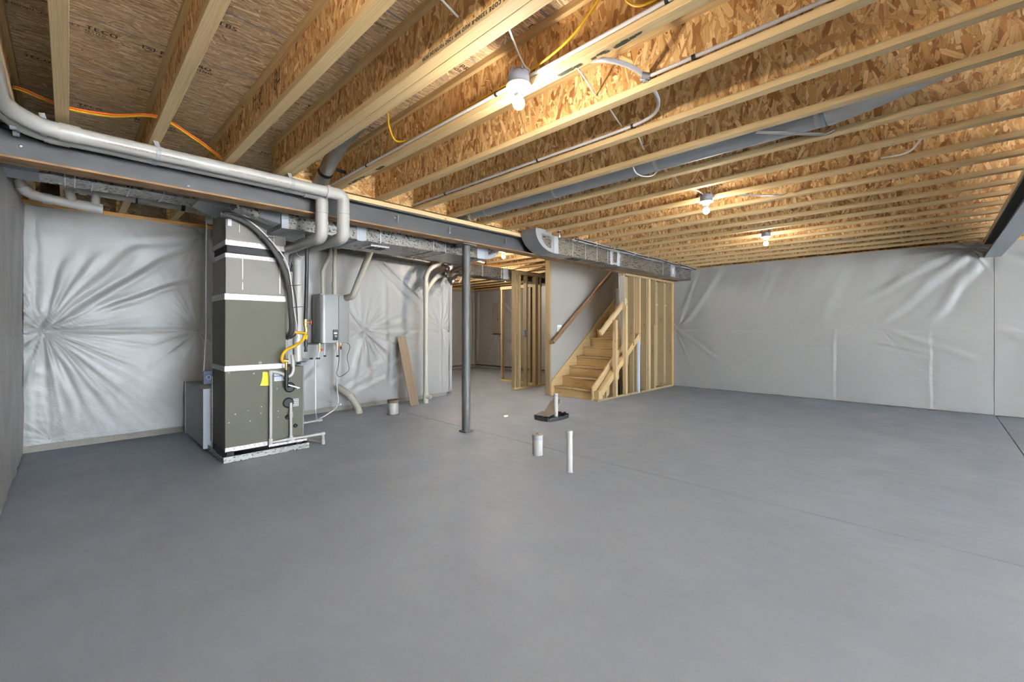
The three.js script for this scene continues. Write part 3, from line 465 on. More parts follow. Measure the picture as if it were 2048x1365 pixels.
// ---------------------------------------------------------------- bare bulbs
function bulb(label, x, z, yBox, cd = BULB_CD) {
  const t = thing('ceiling_bulb', label, 'light fixture', [x, yBox - 0.115, z], 'bare bulbs in keyless lampholders');
  const Y = 0.115; // local height of the joist underside
  obj('junction_box', [at(disc([[0, 0.03], [0.052, 0.03], [0.056, -0.028], [0, -0.028]], 24), 0, Y + 0.005, 0), ...[0, 1, 2, 3, 4, 5].map((k) => { const q = bx(0.02, 0.018, 0.01, 0.048, 0, 0); turn(q, 0, k * 1.05, 0); return at(q, 0, Y + 0.04, 0); })], M.blueBox, t);
  obj('lampholder', at(disc([[0, 0], [0.062, 0], [0.064, -0.006], [0.06, -0.011], [0.034, -0.016], [0.027, -0.034], [0.024, -0.044], [0, -0.044]], 28), 0, Y - 0.024, 0), M.porcelain, t);
  obj('bulb_neck', at(disc([[0.012, 0.0], [0.016, -0.012], [0.024, -0.026], [0.022, -0.03], [0, -0.03]], 20), 0, Y - 0.064, 0), M.porcelain, t);
  const b = obj('bulb', at(new THREE.SphereGeometry(0.031, 24, 18), 0, 0, 0), M.glow, t); b.castShadow = false;
  const l = new THREE.PointLight(BULB_COLOR, cd, 0, 2); l.castShadow = true; l.shadow.radius = 1.5; l.position.set(0, 0, 0); l.name = 'bulb_light'; t.add(l);
}
bulb('big bare bulb on the joist with yellow cable', 1.575, -1.49, 2.445);
bulb('bare bulb in grey box with short white cable looped beside it', 4.19, -1.535, 2.425, 1.1);
bulb('bare bulb on the third joist just above the camera', 0.335, -0.72, 2.43, 3);
bulb('bare bulb by the patio door beyond the camera', 1.575, 2.2, 2.43);
bulb('bare bulb near the middle of the patio side', 4.19, 2.1, 2.43, 1);
bulb('bare bulb near the patio door by the long wall', 6.37, 2.1, 2.43, 1);
bulb('bare bulb closest to the long white insulated wall', 6.37, -1.575, 2.43, 1.1);
bulb('bare bulb hidden behind the white stair wall', 8.5, -6.75, 2.42, 4);
bulb('bare bulb in the back room straight behind the steel column', 5.99, -7.25, 2.42, 9);
bulb('bare bulb glowing beyond the steel beam near the stairs', 4.66, -4.73, 2.42, 4.6);

// ---------------------------------------------------------------- vent pipes along the beam
{
  const R = 0.0445, Yp = 2.352, strapLoop = (x, z, t, yTop) => { // flat band round the pipe, tail up to the joist
    const pts = []; for (let i = 0; i <= 22; i++) { const a = -0.15 + i / 22 * (Math.PI * 2 - 0.6) + 1.9; pts.push([Math.cos(a) * (R + 0.003), Math.sin(a) * (R + 0.003)]); }
    const gs = []; for (let i = 0; i < 22; i++) { const [a, b] = pts[i], [c, d] = pts[i + 1]; gs.push(bar(V(x, Yp + b, z + a), V(x, Yp + d, z + c), 0.026, 0.003, V((0), d + b, c + a).normalize(), { r: 0.0008 })); }
    gs.push(bar(V(x, Yp + pts[0][1], z + pts[0][0]), V(x - 0.01, yTop, z + pts[0][0] - 0.02), 0.026, 0.003, V(0, 0, 1), { r: 0.0008 }));
    return gs;
  };
  const make = (label, z, xe, name, zEnd, xL) => {
    const t = thing('vent_pipe', label, 'pipe', [0.6, Yp, z], 'white vent pipes hung along the beam'); const w = (g) => { const list = Array.isArray(g) ? g.flat() : [g]; list.forEach((q) => q.translate(-0.6, -Yp, -z)); return list; };
    const yA = 1.985;
    obj('pipe', w(sweep(bent([[-0.252, Yp + 0.035, z + 0.75], [-0.25, Yp + 0.01, z + 0.2], [xL + 0.09, Yp, z], [xe - 0.15, Yp, z], [xe, Yp, z], [xe, yA, z], [xe, yA, zEnd], [xe, 0.84, zEnd]], 0.115, 9), R, 24)), M.pvc, t);
    // long-sweep fittings, slightly larger than the pipe
    obj('elbow', w(sweep(bent([[xe - 0.135, Yp, z], [xe, Yp, z], [xe, (Yp + yA) / 2 + 0.02, z]], 0.12, 10), R + 0.007, 24)), M.pvc, t);
    obj('elbow', w(sweep(bent([[xe, (Yp + yA) / 2 + 0.015, z], [xe, yA, z], [xe, yA, z - 0.14]], 0.12, 10), R + 0.007, 24)), M.pvc, t);
    obj('elbow', w(sweep(bent([[xe, yA, zEnd + 0.1], [xe, yA, zEnd], [xe, yA - 0.12, zEnd]], 0.1, 8), R + 0.006, 24)), M.pvc, t);
    obj('coupling', w(rod([xL + 0.25, Yp, z], [xL + 0.16, Yp, z], R + 0.006, 24)), M.pvc, t);
    obj('coupling', w(rod([xe - 0.15, Yp, z], [xe - 0.131, Yp, z], R + 0.0085, 24)), std({ color: new THREE.Color(0.42, 0.38, 0.42), roughness: 0.5 }), t);
    for (const x of name) tag(obj('strap', w(strapLoop(x, z, t, YJ + 0.004)), M.strap, t), 'grey hanger strap');
    for (const [x, s] of [[0.35, 'CHARLOTTE PIPE  3 IN PVC DWV'], [1.0, 'PVC-DWV  ASTM D2665  MADE IN USA']]) { const c = new THREE.CylinderGeometry(R + 0.0006, R + 0.0006, 0.42, 10, 1, true, 0.25, 0.3); const [k, g] = canvas(1024, 48); textDraw(s, '#8a5a48', 'normal')(g, 1024, 48); const tx = new THREE.CanvasTexture(k); tx.colorSpace = THREE.SRGBColorSpace; tx.magFilter = THREE.LinearFilter; tx.center.set(0.5, 0.5); tx.rotation = Math.PI / 2; const m = new THREE.Mesh(c, std({ map: tx, transparent: true, roughness: 0.4 })); m.name = 'pipe_print'; m.rotation.set(0, 0, -Math.PI / 2); m.position.set(x - 0.6, 0, 0); t.add(m); }
    return t;
  };
  make('outer white vent pipe along the beam, its elbow reaching farther out', -3.65, 1.655, [-0.215, -0.1, 0.41, 1.235], -4.72, -0.2);
  make('inner white vent pipe along the beam, tight against the steel', -3.757, 1.515, [-0.21, -0.09, 0.40, 1.225], -4.42 - 0.3, -0.245);
}

// ---------------------------------------------------------------- furnace, coil cabinet and plenum
{
  const zf = -4.56, zb = -5.06, zc = (zf + zb) / 2;
  { const t = thing('drain_pan', 'shallow galvanized pan on the floor under the furnace', 'pan', [1.32, 0, zc]);
    const x0 = 0.955 - 1.32, x1 = 1.69 - 1.32, a = -4.5 - zc, b = -5.2 - zc;
    obj('pan_floor', lo(x0, x1, 0.002, 0.006, b, a, { r: 0.001 }), M.galvDull, t);
    for (const g of [lo(x0, x1, 0.002, 0.055, a - 0.003, a, { r: 0.001 }), lo(x0, x1, 0.002, 0.055, b, b + 0.003, { r: 0.001 }), lo(x0, x0 + 0.003, 0.002, 0.055, b, a, { r: 0.001 }), lo(x1 - 0.003, x1, 0.002, 0.055, b, a, { r: 0.001 })]) obj('pan_side', g, M.galv, t);
    obj('rolled_rim', [bar(V(x0, 0.055, a), V(x1, 0.055, a), 0.012, 0.006), bar(V(x0, 0.055, b), V(x1, 0.055, b), 0.012, 0.006), bar(V(x0, 0.055, a), V(x0, 0.055, b), 0.012, 0.006), bar(V(x1, 0.055, a), V(x1, 0.055, b), 0.012, 0.006)], M.galv, t);
    for (const [x, z] of [[0.03, 0.05], [0.03, -0.42], [0.62, 0.05], [0.62, -0.42]]) obj('foot', lo(x0 + x, x0 + x + 0.06, 0.006, 0.09, a - 0.12 + z - 0.02 - 0.0, a - 0.12 + z + 0.04, { r: 0.004 }), M.rubber, t); }
  const t = thing('furnace', 'grey gas furnace cabinet standing in a galvanized pan', 'furnace', [1.315, 0.09, zc]); const X = (x) => x - 1.315, Yy = (y) => y - 0.09, Z = (z) => z - zc;
  const box = (x0, x1, y0, y1, z0, z1, o) => lo(X(x0), X(x1), Yy(y0), Yy(y1), Z(z0), Z(z1), o);
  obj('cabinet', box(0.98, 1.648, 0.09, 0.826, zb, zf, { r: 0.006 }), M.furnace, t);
  obj('door_edge', box(1.648, 1.664, 0.095, 0.822, zb + 0.01, zf - 0.004, { r: 0.004 }), M.furnaceEdge, t);
  obj('side_panel_seam', [box(1.342, 1.345, 0.1, 0.82, zf - 0.001, zf + 0.0012, { r: 0 })], M.furnaceEdge, t);
  const port = (x, y, r) => { const g = turn(disc([[0, 0.008], [r * 0.55, 0.008], [r * 0.6, 0.014], [r * 0.8, 0.014], [r * 0.86, 0.008], [r, 0.006], [r * 1.04, 0]], 28), Math.PI / 2, 0, 0); obj('grommet', at(g, X(x), Yy(y), Z(zf)), M.black, t); };
  port(1.524, 0.622, 0.05); port(1.512, 0.47, 0.05); port(1.503, 0.329, 0.022); port(1.578, 0.232, 0.02); port(1.50, 0.70, 0.02);
  for (const [x, y] of [[1.06, 0.42], [1.27, 0.40], [1.275, 0.46], [1.41, 0.62], [1.42, 0.56], [1.42, 0.40], [1.42, 0.34], [1.01, 0.80], [1.60, 0.6], [1.165, 0.44], [1.18, 0.34], [1.21, 0.78], [1.01, 0.35]]) obj('screw', at(turn(disc([[0, 0.004], [0.004, 0.004], [0.006, 0]], 8), Math.PI / 2, 0, 0), X(x), Yy(y), Z(zf)), M.seam, t);
  tag(obj('energy_label', (() => { const s = new THREE.Shape(); s.moveTo(1.285, 0.79); s.lineTo(1.345, 0.785); s.lineTo(1.343, 0.655); s.lineTo(1.262, 0.662); s.bezierCurveTo(1.275, 0.69, 1.284, 0.73, 1.285, 0.79); const g = new THREE.ExtrudeGeometry(s, { depth: 0.002, bevelEnabled: false }); return at(g, X(0), Yy(0), 0.002 + Z(zf)); })(), M.yellowLabel, t), 'yellow hanging tag');
  print('maker_label', 0.09, 0.075, (g, W, H) => { g.fillStyle = '#3d5a86'; g.fillRect(0, H * 0.3, W, H * 0.13); g.fillStyle = '#555'; g.font = `bold ${Math.round(H * 0.2)}px sans-serif`; g.fillText('GAS FURNACE', W * 0.06, H * 0.2); g.font = `${Math.round(H * 0.11)}px sans-serif`; for (let i = 0; i < 4; i++) g.fillText('model serial 115 V 60 Hz', W * 0.06, H * (0.58 + 0.11 * i)); }, t, [X(1.43), Yy(0.73), Z(zf) + 0.0015], [0, 0, 0], 1400, '#c9cdd2');
  print('warning_label', 0.05, 0.075, (g, W, H) => { g.fillStyle = '#666'; for (let r = 0; r < 4; r++) for (let i = 0; i < 3; i++) g.fillRect(W * (0.08 + 0.3 * i), H * (0.06 + 0.24 * r), W * 0.24, H * 0.16); }, t, [X(1.583), Yy(0.465), Z(zf) + 0.0015], [0, 0, 0], 1400, '#c4c6c6');
  obj('foil_tape', [box(0.978, 1.5, 0.815, 0.862, zf - 0.001, zf + 0.003), box(0.976, 0.981, 0.815, 0.862, zb, zf + 0.002), box(0.98, 1.66, 0.085, 0.125, zf - 0.001, zf + 0.004), box(0.974, 0.979, 0.1, 0.74, zb - 0.035, zb + 0.03)], M.foil, t);
  // control box hung on the back corner
  { const q = thing('relay_box', 'small dark blue control box behind the furnace corner', 'box', [0.955, 0.655, -5.10]);
    obj('cover', bx(0.09, 0.135, 0.07, 0, 0.0675, 0, { r: 0.006 }), std({ color: new THREE.Color(0.045, 0.065, 0.12), roughness: 0.5 }), q);
    print('ring_mark', 0.06, 0.06, (g, W, H) => { g.strokeStyle = '#aeb4c2'; g.lineWidth = W * 0.1; g.beginPath(); g.ellipse(W / 2, H / 2, W * 0.3, H * 0.33, 0, 0, 7); g.stroke(); }, q, [-0.002, 0.07, 0.0358], [0, 0, 0], 1500);
    obj('cable', (() => { const g = sweep(curve([[0.92, 0.79, -5.10], [0.93, 0.95, -5.11], [0.945, 1.2, -5.14], [0.945, 1.6, -5.15], [0.95, 2.25, -5.15]], 16), 0.006, 8); g.translate(-0.955, -0.655, 5.10); return g; })(), M.strap, q); }
  const c = thing('coil_cabinet', 'upper grey coil cabinet taped on top of the furnace', 'cabinet', [1.235, 0.828, zc]);
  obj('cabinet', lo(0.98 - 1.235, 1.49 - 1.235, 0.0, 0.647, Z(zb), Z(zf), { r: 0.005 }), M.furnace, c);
  obj('foil_tape', [lo(0.978 - 1.235, 1.492 - 1.235, 0.636, 0.69, Z(zf) - 0.001, Z(zf) + 0.004), lo(0.975 - 1.235, 0.981 - 1.235, 0.636, 0.69, Z(zb), Z(zf) + 0.002)], M.foil, c);
  obj('dent', at(turn(disc([[0, 0.001], [0.012, 0.0006], [0.015, 0]], 10), Math.PI / 2, 0, 0), 0.03, 0.05, Z(zf)), M.furnaceEdge, c);
  // plenum of creased sheet metal: two boxes parted by a black flexible collar
  const p = thing('plenum', 'tall shiny sheet metal plenum above the coil cabinet', 'duct', [1.24, 1.518, zc]); const q = (x0, x1, y0, y1, z0, z1, o) => lo(x0 - 1.24, x1 - 1.24, y0 - 1.518, y1 - 1.518, Z(z0), Z(z1), o);
  const sheet = (x0, x1, y0, y1, cross) => { // front face dented like thin sheet
    const n = 26, pos = [], idx = [], uv = []; for (let j = 0; j <= n; j++) for (let i = 0; i <= n; i++) { const u = i / n, v = j / n, e = Math.min(1, 8 * u, 8 * v, 8 * (1 - u), 8 * (1 - v)); let h = 0.006 * e * Math.sin(Math.PI * u) * Math.sin(Math.PI * v); if (cross) { h += 0.010 * e * Math.max(0, 1 - Math.abs(u - v * 0.7 - 0.05) * 5) * 0.4 - 0.012 * e * Math.exp(-((u - 0.62) ** 2 + (v - 0.8) ** 2) / 0.02); } else h += 0.008 * e * Math.exp(-((u - 0.25) ** 2 + (v - 0.2) ** 2) / 0.03); pos.push(x0 + (x1 - x0) * u - 1.24, y0 + (y1 - y0) * v - 1.518, Z(zf) + h + 0.001); uv.push(u * 0.5, v * 0.5); }
    for (let j = 0; j < n; j++) for (let i = 0; i < n; i++) { const a = j * (n + 1) + i; idx.push(a, a + 1, a + n + 1, a + n + 1, a + 1, a + n + 2); }
    const g = new THREE.BufferGeometry(); g.setAttribute('position', new THREE.Float32BufferAttribute(pos, 3)); g.setAttribute('uv', new THREE.Float32BufferAttribute(uv, 2)); g.setIndex(idx); g.computeVertexNormals(); return g; };
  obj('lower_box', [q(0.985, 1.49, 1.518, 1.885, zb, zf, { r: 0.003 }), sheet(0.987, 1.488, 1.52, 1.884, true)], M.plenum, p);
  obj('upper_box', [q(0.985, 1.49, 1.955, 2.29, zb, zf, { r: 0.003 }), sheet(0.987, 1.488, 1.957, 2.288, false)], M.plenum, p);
  tag(obj('flexible_collar', q(0.995, 1.48, 1.88, 1.96, zb + 0.01, zf - 0.012, { r: 0.01 }), M.rubber, p), 'black flexible collar');
  obj('standing_seam', [q(1.115, 1.12, 1.56, 1.85, zf, zf + 0.008), q(1.43, 1.438, 1.54, 1.87, zf, zf + 0.008), q(1.09, 1.094, 2.0, 2.28, zf, zf + 0.007), q(1.38, 1.384, 2.0, 2.2, zf, zf + 0.007)], M.seam, p);
  obj('foil_tape', [q(0.982, 1.493, 1.955, 2.005, zf - 0.001, zf + 0.010), q(0.982, 1.493, 1.845, 1.885, zf - 0.001, zf + 0.010), q(0.979, 0.986, 1.955, 2.0, zb, zf + 0.004), q(0.979, 0.986, 1.845, 1.885, zb, zf + 0.004)], M.foil, p);
  obj('label', q(1.0, 1.03, 2.13, 2.2, zf + 0.006, zf + 0.009, { r: 0.001 }), M.white, p);
}
// low return box behind the furnace
{ const t = thing('return_duct', 'low galvanized return box between furnace and insulated wall', 'duct', [1.2, 0, -5.5]);
  obj('body', lo(-0.28, 0.25, 0.03, 0.6, -0.55, 0.37, { r: 0.003 }), M.galvDull, t);
  obj('flange', [lo(-0.285, 0.25, 0.02, 0.61, 0.37, 0.392), lo(-0.29, -0.28, 0.02, 0.61, -0.55, -0.52)], M.galvDull, t);
  obj('skid', [lo(-0.25, -0.2, 0, 0.03, -0.5, 0.3), lo(0.15, 0.2, 0, 0.03, -0.5, 0.3)], M.treated, t); }

// ---------------------------------------------------------------- sheet metal ducts
function ductRun(name, label, x0, x1, y0, y1, z0, z1, seams, o = {}) {
  const c = [(x0 + x1) / 2, y0, (z0 + z1) / 2], t = thing(name, label, 'duct', c); const q = (a, b, d, e, f, g, k) => lo(a - c[0], b - c[0], d - c[1], e - c[1], f - c[2], g - c[2], k);
  obj('body', q(x0, x1, y0, y1, z0, z1, { r: 0.003 }), o.mat ?? M.galv, t);
  for (const x of seams) obj('drive_cleat', [q(x - 0.004, x + 0.004, y0 - 0.003, y1, z1 - 0.001, z1 + 0.006), q(x - 0.004, x + 0.004, y0 - 0.006, y0 + 0.001, z0, z1 + 0.006)], M.seam, t);
  for (const [a, b] of o.mastic ?? []) tag(obj('sealant_band', [q(a, b, y0 - 0.002, y1, z1, z1 + 0.004), q(a, b, y0 - 0.004, y0, z0, z1 + 0.004)], M.mastic, t), 'grey sealant band');
  return [t, q];
}
{ // right-hand supply duct along the beam to the long wall, with a quarter-round end
  const x0 = 4.42, x1 = 8.86, y0 = 2.19, y1 = 2.415, z0 = -3.80, z1 = -3.55;
  const [t, q] = ductRun('supply_duct', 'supply duct along the beam above the stair studs, rounded at one end', x0, x1, y0, y1, z0, z1, [4.83, 5.13, 5.43, 5.72, 7.6], { mastic: [[x0, x0 + 0.09], [5.79, 5.86], [5.99, 6.07], [7.92, 8.1]] });
  // quarter-round throat at the open end: cheeks, curved heel and neck rising between the joists
  const s = new THREE.Shape(); s.moveTo(0, 0); s.lineTo(0, 0.225); s.lineTo(-0.36, 0.25); s.absellipse(0, 0.25, 0.36, 0.25, Math.PI, Math.PI * 1.5, false);
  const e = new THREE.ExtrudeGeometry(s, { depth: z1 - z0, bevelEnabled: false, curveSegments: 22 }); e.translate(x0 - (x0 + x1) / 2, 0, z0 - (z0 + z1) / 2);
  tag(obj('quarter_round_elbow', e, M.galvDull, t), 'curved elbow with grey sealed edges');
  obj('cheek_panel', (() => { const k = new THREE.Shape(); k.moveTo(-0.05, 0.05); k.lineTo(-0.05, 0.2); k.lineTo(-0.25, 0.215); k.absellipse(-0.05, 0.215, 0.2, 0.165, Math.PI, Math.PI * 1.5, false); const g = new THREE.ExtrudeGeometry(k, { depth: 0.004, bevelEnabled: false, curveSegments: 16 }); return at(g, x0 - (x0 + x1) / 2, 0, z1 - (z0 + z1) / 2); })(), M.galv, t);
  obj('heel_patch', bar(V(x0 - 0.36 - (x0 + x1) / 2 + 0.012, 0.2, 0.0), V(x0 - 0.36 - (x0 + x1) / 2 + 0.075, 0.105, 0.0), 0.13, 0.004, V(-1, -0.6, 0), {}), M.galv, t);
  obj('neck', [q(x0 - 0.345, x0 - 0.03, y1 + 0.01, y1 + 0.055, z0 + 0.01, z1 - 0.01)], M.galvDull, t);
  tag(obj('access_frame', [q(5.86, 5.99, y0 + 0.01, y0 + 0.03, z1, z1 + 0.006), q(5.86, 5.99, y1 - 0.02, y1 - 0.005, z1, z1 + 0.006)], M.mastic, t), 'grey sealant frame');
  obj('tag', q(7.97, 8.04, y0 + 0.05, y0 + 0.16, z1 + 0.005, z1 + 0.007), M.white, t);
  for (let k = 0; k < 1; k++) tag(obj('register', [q(4.9, 5.12, y0 - 0.01, y0 - 0.002, z0 + 0.07, z1 - 0.07)], M.soot, t), 'dark slot in the underside');
}
{ // main trunk behind the beam
  const x0 = 1.32, x1 = 3.72, y0 = 2.10, y1 = 2.36, z0 = -4.75, z1 = -4.15;
  const [t, q] = ductRun('trunk_duct', 'wide main trunk duct running behind the beam past the column', x0, x1, y0, y1, z0, z1, [1.62, 2.28, 2.95, 3.12], { mastic: [[x0, x0 + 0.06], [2.02, 2.12], [3.62, 3.74]] });
  const s = new THREE.Shape(); s.moveTo(0, 0); s.lineTo(0.04, 0); s.absellipse(0.04, 0.25, 0.27, 0.25, -Math.PI / 2, 0, false); s.lineTo(0, 0.27); s.closePath();
  const e = new THREE.ExtrudeGeometry(s, { depth: 0.6, bevelEnabled: false, curveSegments: 18 }); e.translate(x1 - (x0 + x1) / 2, 0, -0.3);
  tag(obj('quarter_round_elbow', e, M.galvDull, t), 'rounded end with grey sealed edges');
  obj('cheek_panel', (() => { const k = new THREE.Shape(); k.moveTo(0.09, 0.06); k.absellipse(0.09, 0.22, 0.16, 0.16, -Math.PI / 2, 0, false); k.lineTo(0.09, 0.22); k.closePath(); return at(new THREE.ExtrudeGeometry(k, { depth: 0.004, bevelEnabled: false }), x1 - (x0 + x1) / 2, 0, 0.3); })(), M.galv, t);
  tag(obj('register', [q(2.24, 2.46, y0 - 0.014, y0 - 0.002, -4.5, -4.28), ...[0, 1, 2, 3, 4].map((i) => q(2.25 + i * 0.042, 2.275 + i * 0.042, y0 - 0.018, y0 - 0.012, -4.48, -4.3))], M.white, t), 'pale floor-type register in the underside');
  obj('register_slots', [q(2.26, 2.345, y0 - 0.0195, y0 - 0.0145, -4.47, -4.31), q(2.36, 2.445, y0 - 0.0195, y0 - 0.0145, -4.47, -4.31)], M.soot, t);
  obj('hanger_rail', [q(2.03, 2.1, y0 - 0.012, y0 - 0.003, z0, z1)], M.mastic, t);
}
ductRun('branch_duct', 'narrow duct behind the beam above the furnace wall', XL - 0.02, 0.74, 2.25, 2.42, -4.57, -4.305, [-0.02, 0.03, 0.12, 0.32, 0.52], { mastic: [[XL, -0.14]] });
{ // gathering box between branch duct, trunk and plenum
  const t = thing('duct_transition', 'dented sheet metal transition joining the plenum to both ducts', 'duct', [1.0, 2.25, -4.6]);
  const A = [[0.74, 2.25, -4.305], [0.74, 2.25, -4.57], [0.74, 2.42, -4.57], [0.74, 2.42, -4.305]], B = [[1.02, 2.24, -4.36], [1.02, 2.26, -5.0], [1.02, 2.42, -5.0], [1.02, 2.42, -4.36]], C = [[1.32, 2.14, -4.18], [1.32, 2.14, -4.72], [1.32, 2.41, -4.72], [1.32, 2.41, -4.18]];
  const loft = (a, b) => { const pos = []; for (let i = 0; i < 4; i++) { const j = (i + 1) % 4; for (const p of [a[i], b[i], a[j], a[j], b[i], b[j]]) pos.push(p[0] - 1.0, p[1] - 2.25, p[2] + 4.6); } const g = new THREE.BufferGeometry(); g.setAttribute('position', new THREE.Float32BufferAttribute(pos, 3)); g.setAttribute('uv', new THREE.Float32BufferAttribute(pos.length / 3 * 2 ? new Float32Array(pos.length / 3 * 2).map((_, i) => pos[Math.floor(i / 2) * 3 + (i % 2 ? 1 : 0)]) : [], 2)); g.computeVertexNormals(); return g; };
  obj('shell', [loft(A, B), loft(B, C)], std({ color: new THREE.Color(0.56, 0.59, 0.63), metalness: 0.9, roughness: 0.4, side: THREE.DoubleSide }), t);
  obj('round_collar', sweep(P3([[-0.02, 0.005, 0.33], [0.10, -0.02, 0.30], [0.30, -0.05, 0.24]]), 0.055, 20), M.galv, t);
  obj('label', bar(V(-0.06, 0.07, 0.245), V(0.03, 0.066, 0.25), 0.004, 0.07), M.white, t);
}
ductRun('return_duct', 'return duct crossing the back room ceiling behind the framing', 4.86, 8.86, 2.2, 2.41, -6.5, -6.15, [5.5, 6.0, 6.45, 7.4], { mastic: [[6.05, 6.2]] });
{ // bundle of cables tied along the supply duct
  const t = thing('cable_bundle', 'bundle of grey and white cables tied along the duct to the wall', 'cables', [6.6, 2.40, -3.50]);
  const mats = [M.strap, M.wireWhite, M.strap, M.pex, M.black];
  mats.forEach((m, i) => { const pts = []; for (let k = 0; k <= 16; k++) { const u = k / 16; pts.push([4.75 + 4.1 * u - 6.6, 0.018 - 0.013 * (i % 3) + (i === 1 ? 0.012 : 0) - 0.014 * Math.sin(u * Math.PI * 7 + i) * (i === 1 ? 1 : 0.4), 0.02 + 0.016 * (i - 2) + 0.004 * Math.sin(u * 19 + i)]); } obj('cable', sweep(curve(pts, 60), i === 1 ? 0.007 : 0.009, 8), m, t); });
  for (const x of [4.8, 5.25, 5.72, 6.35, 6.8, 7.5, 8.1]) obj('tie', sweep(curve([[x - 6.6, 0.04, 0.02], [x - 6.6, 0.03, 0.065], [x - 6.6, -0.01, 0.065], [x - 6.6, -0.018, 0.02]], 10), 0.004, 6), x > 5 && x < 7 ? M.wireWhite : M.black, t); }

// ---------------------------------------------------------------- round ducts in the joist bays
{ const t = thing('flexible_duct', 'corrugated silver flexible duct dropping through the blocking', 'duct', [1.47, 2.45, -3.5]);
  const path = curve([[1.525, 2.43, -3.87], [1.515, 2.50, -3.72], [1.495, 2.585, -3.5], [1.47, 2.655, -3.2], [1.45, 2.68, -2.9]], 220).map((p) => p.sub(V(1.47, 2.45, -3.5)));
  obj('tube', sweep(path, (s) => 0.052 + 0.006 * Math.sin(s * 2 * Math.PI / 0.024) + 0.012 * Math.exp(-s / 0.06), 28), M.foilFlex, t);
  tag(obj('strap', [sweep(path.slice(66, 74), 0.061, 24), bar(V(0.085, 0.075, -0.06), V(0.185, 0.085, -0.1), 0.004, 0.03)], M.black, t), 'black strap tying the duct to the joist'); }
{ const t = thing('round_duct', 'smooth round metal duct running inside one joist bay', 'duct', [3.2, 2.47, -2.0]), r = 0.078;
  obj('pipe', sweep(P3([[0.0, 0.06, -1.70], [0.0, 0.045, -1.5], [0.01, 0.042, 1.53]]), r, 28), M.galvDull, t);
  obj('elbow', sweep(bent([[0.0, 0.055, -1.72], [0.0, 0.05, -1.86], [0.0, -0.02, -1.92]], 0.08, 8), r + 0.004, 28), M.galv, t);
  for (const z of [-1.5, -0.55, 0.45, 1.48]) obj('joint_band', rod([0.004, 0.044, z], [0.004, 0.044, z + 0.02], r + 0.003, 28), M.seam, t);
  obj('flexible_end', sweep(curve([[0.01, 0.042, 1.53], [0.0, 0.06, 1.7], [-0.02, 0.1, 1.95], [-0.04, 0.14, 2.2]], 80), (s) => 0.079 + 0.003 * Math.abs(Math.sin(s * Math.PI / 0.055)), 24), M.foilFlex, t); }

// ---------------------------------------------------------------- galvanized straps bracing the joists
for (const [a, b, label] of [[[3.02, YJ - 0.004, -0.80], [3.36, YJ - 0.004, -0.50], 'galvanized strap between joists under the round duct'], [[4.33, YJ - 0.004, -1.30], [4.62, YJ - 0.004, -1.02], 'galvanized strap between joists next to a bare bulb'], [[7.28, YJ - 0.004, -1.16], [7.68, YJ - 0.004, -0.82], 'galvanized strap between joists close to the long wall']]) {
  const t = thing('bracing_strap', label, 'strap', a); const A = V(0, 0, 0), B = V(...b).sub(V(...a));
  obj('band', [bar(A, B, 0.032, 0.0025), bar(A.clone().add(V(0, 0.006, 0)), B.clone().add(V(0, 0.006, 0)), 0.004, 0.012)], M.seam, t);
  obj('nail_tab', bar(B, B.clone().add(V(0.02, 0.02, 0.05)), 0.03, 0.003), M.seam, t);
}

// ---------------------------------------------------------------- water lines and cables in the ceiling
function line(name, label, cat, pts, r, mat, clamps = [], n = 40, group) {
  const c = P3(pts)[0], t = thing(name, label, cat, [c.x, c.y, c.z], group), path = curve(pts, n).map((p) => p.sub(c));
  obj(name === 'water_line' ? 'pipe' : 'cable', sweep(path, r, 10), mat, t);
  for (const [x, y, z] of clamps) obj('clamp', [rod([x - c.x, y - c.y, z - c.z - 0.007], [x - c.x, y - c.y, z - c.z + 0.007], r + 0.004, 12), bx(0.02, 0.02, 0.014, x - c.x + 0.012, y - c.y + 0.008, z - c.z)], M.black, t);
  return t;
}
const wl = (k, y = 2.489) => FX[k] - 0.031;
line('water_line', 'white water line along the joist that carries the big bulb', 'water line', [[wl(0), 2.487, -3.9], [wl(0), 2.489, -2.6], [wl(0), 2.488, -1.2], [wl(0), 2.49, 0.2], [wl(0), 2.49, 1.6]], 0.0095, M.pex, [[wl(0), 2.488, -3.2], [wl(0), 2.489, -1.72], [wl(0), 2.489, -0.75]]);
line('water_line', 'white water line along the joist past the big bulb', 'water line', [[wl(1), 2.495, -1.05], [wl(1), 2.494, -0.5], [wl(1), 2.494, 0.4], [wl(1), 2.494, 1.6]], 0.0095, M.pex, [[wl(1), 2.494, -0.82]]);
line('water_line', 'white water line arching across the bay to a tee', 'water line', [[FX[0] + 0.01, 2.54, -1.32], [1.80, 2.532, -1.225], [1.846, 2.532, -1.172], [1.925, 2.53, -1.122], [2.015, 2.525, -1.09], [wl(1), 2.51, -1.075]], 0.0125, M.pex, [], 24);
tag(obj('pipe_tee', [rod([wl(1) - 0.02, 2.505, -1.075], [wl(1) + 0.002, 2.496, -1.045], 0.017), rod([wl(1), 2.495, -1.09], [wl(1), 2.495, -1.04], 0.015), rod([wl(1), 2.47, -1.065], [wl(1), 2.5, -1.065], 0.014)], M.galvDull), 'grey pipe tee where the arching water line meets the joist', 'fitting');
line('water_line', 'white water line curling down to run along the third joist', 'water line', [[wl(1) + 0.065, 2.52, -1.10], [2.254, 2.515, -1.105], [2.38, 2.512, -1.14], [2.475, 2.508, -1.205], [2.512, 2.503, -1.29], [wl(2), 2.497, -1.40], [wl(2), 2.496, -2.2], [wl(2), 2.496, -3.0], [wl(2), 2.494, -3.9]], 0.0105, M.pex, [[wl(2), 2.496, -1.38], [wl(2), 2.496, -2.18], [wl(2), 2.495, -3.35]], 60);
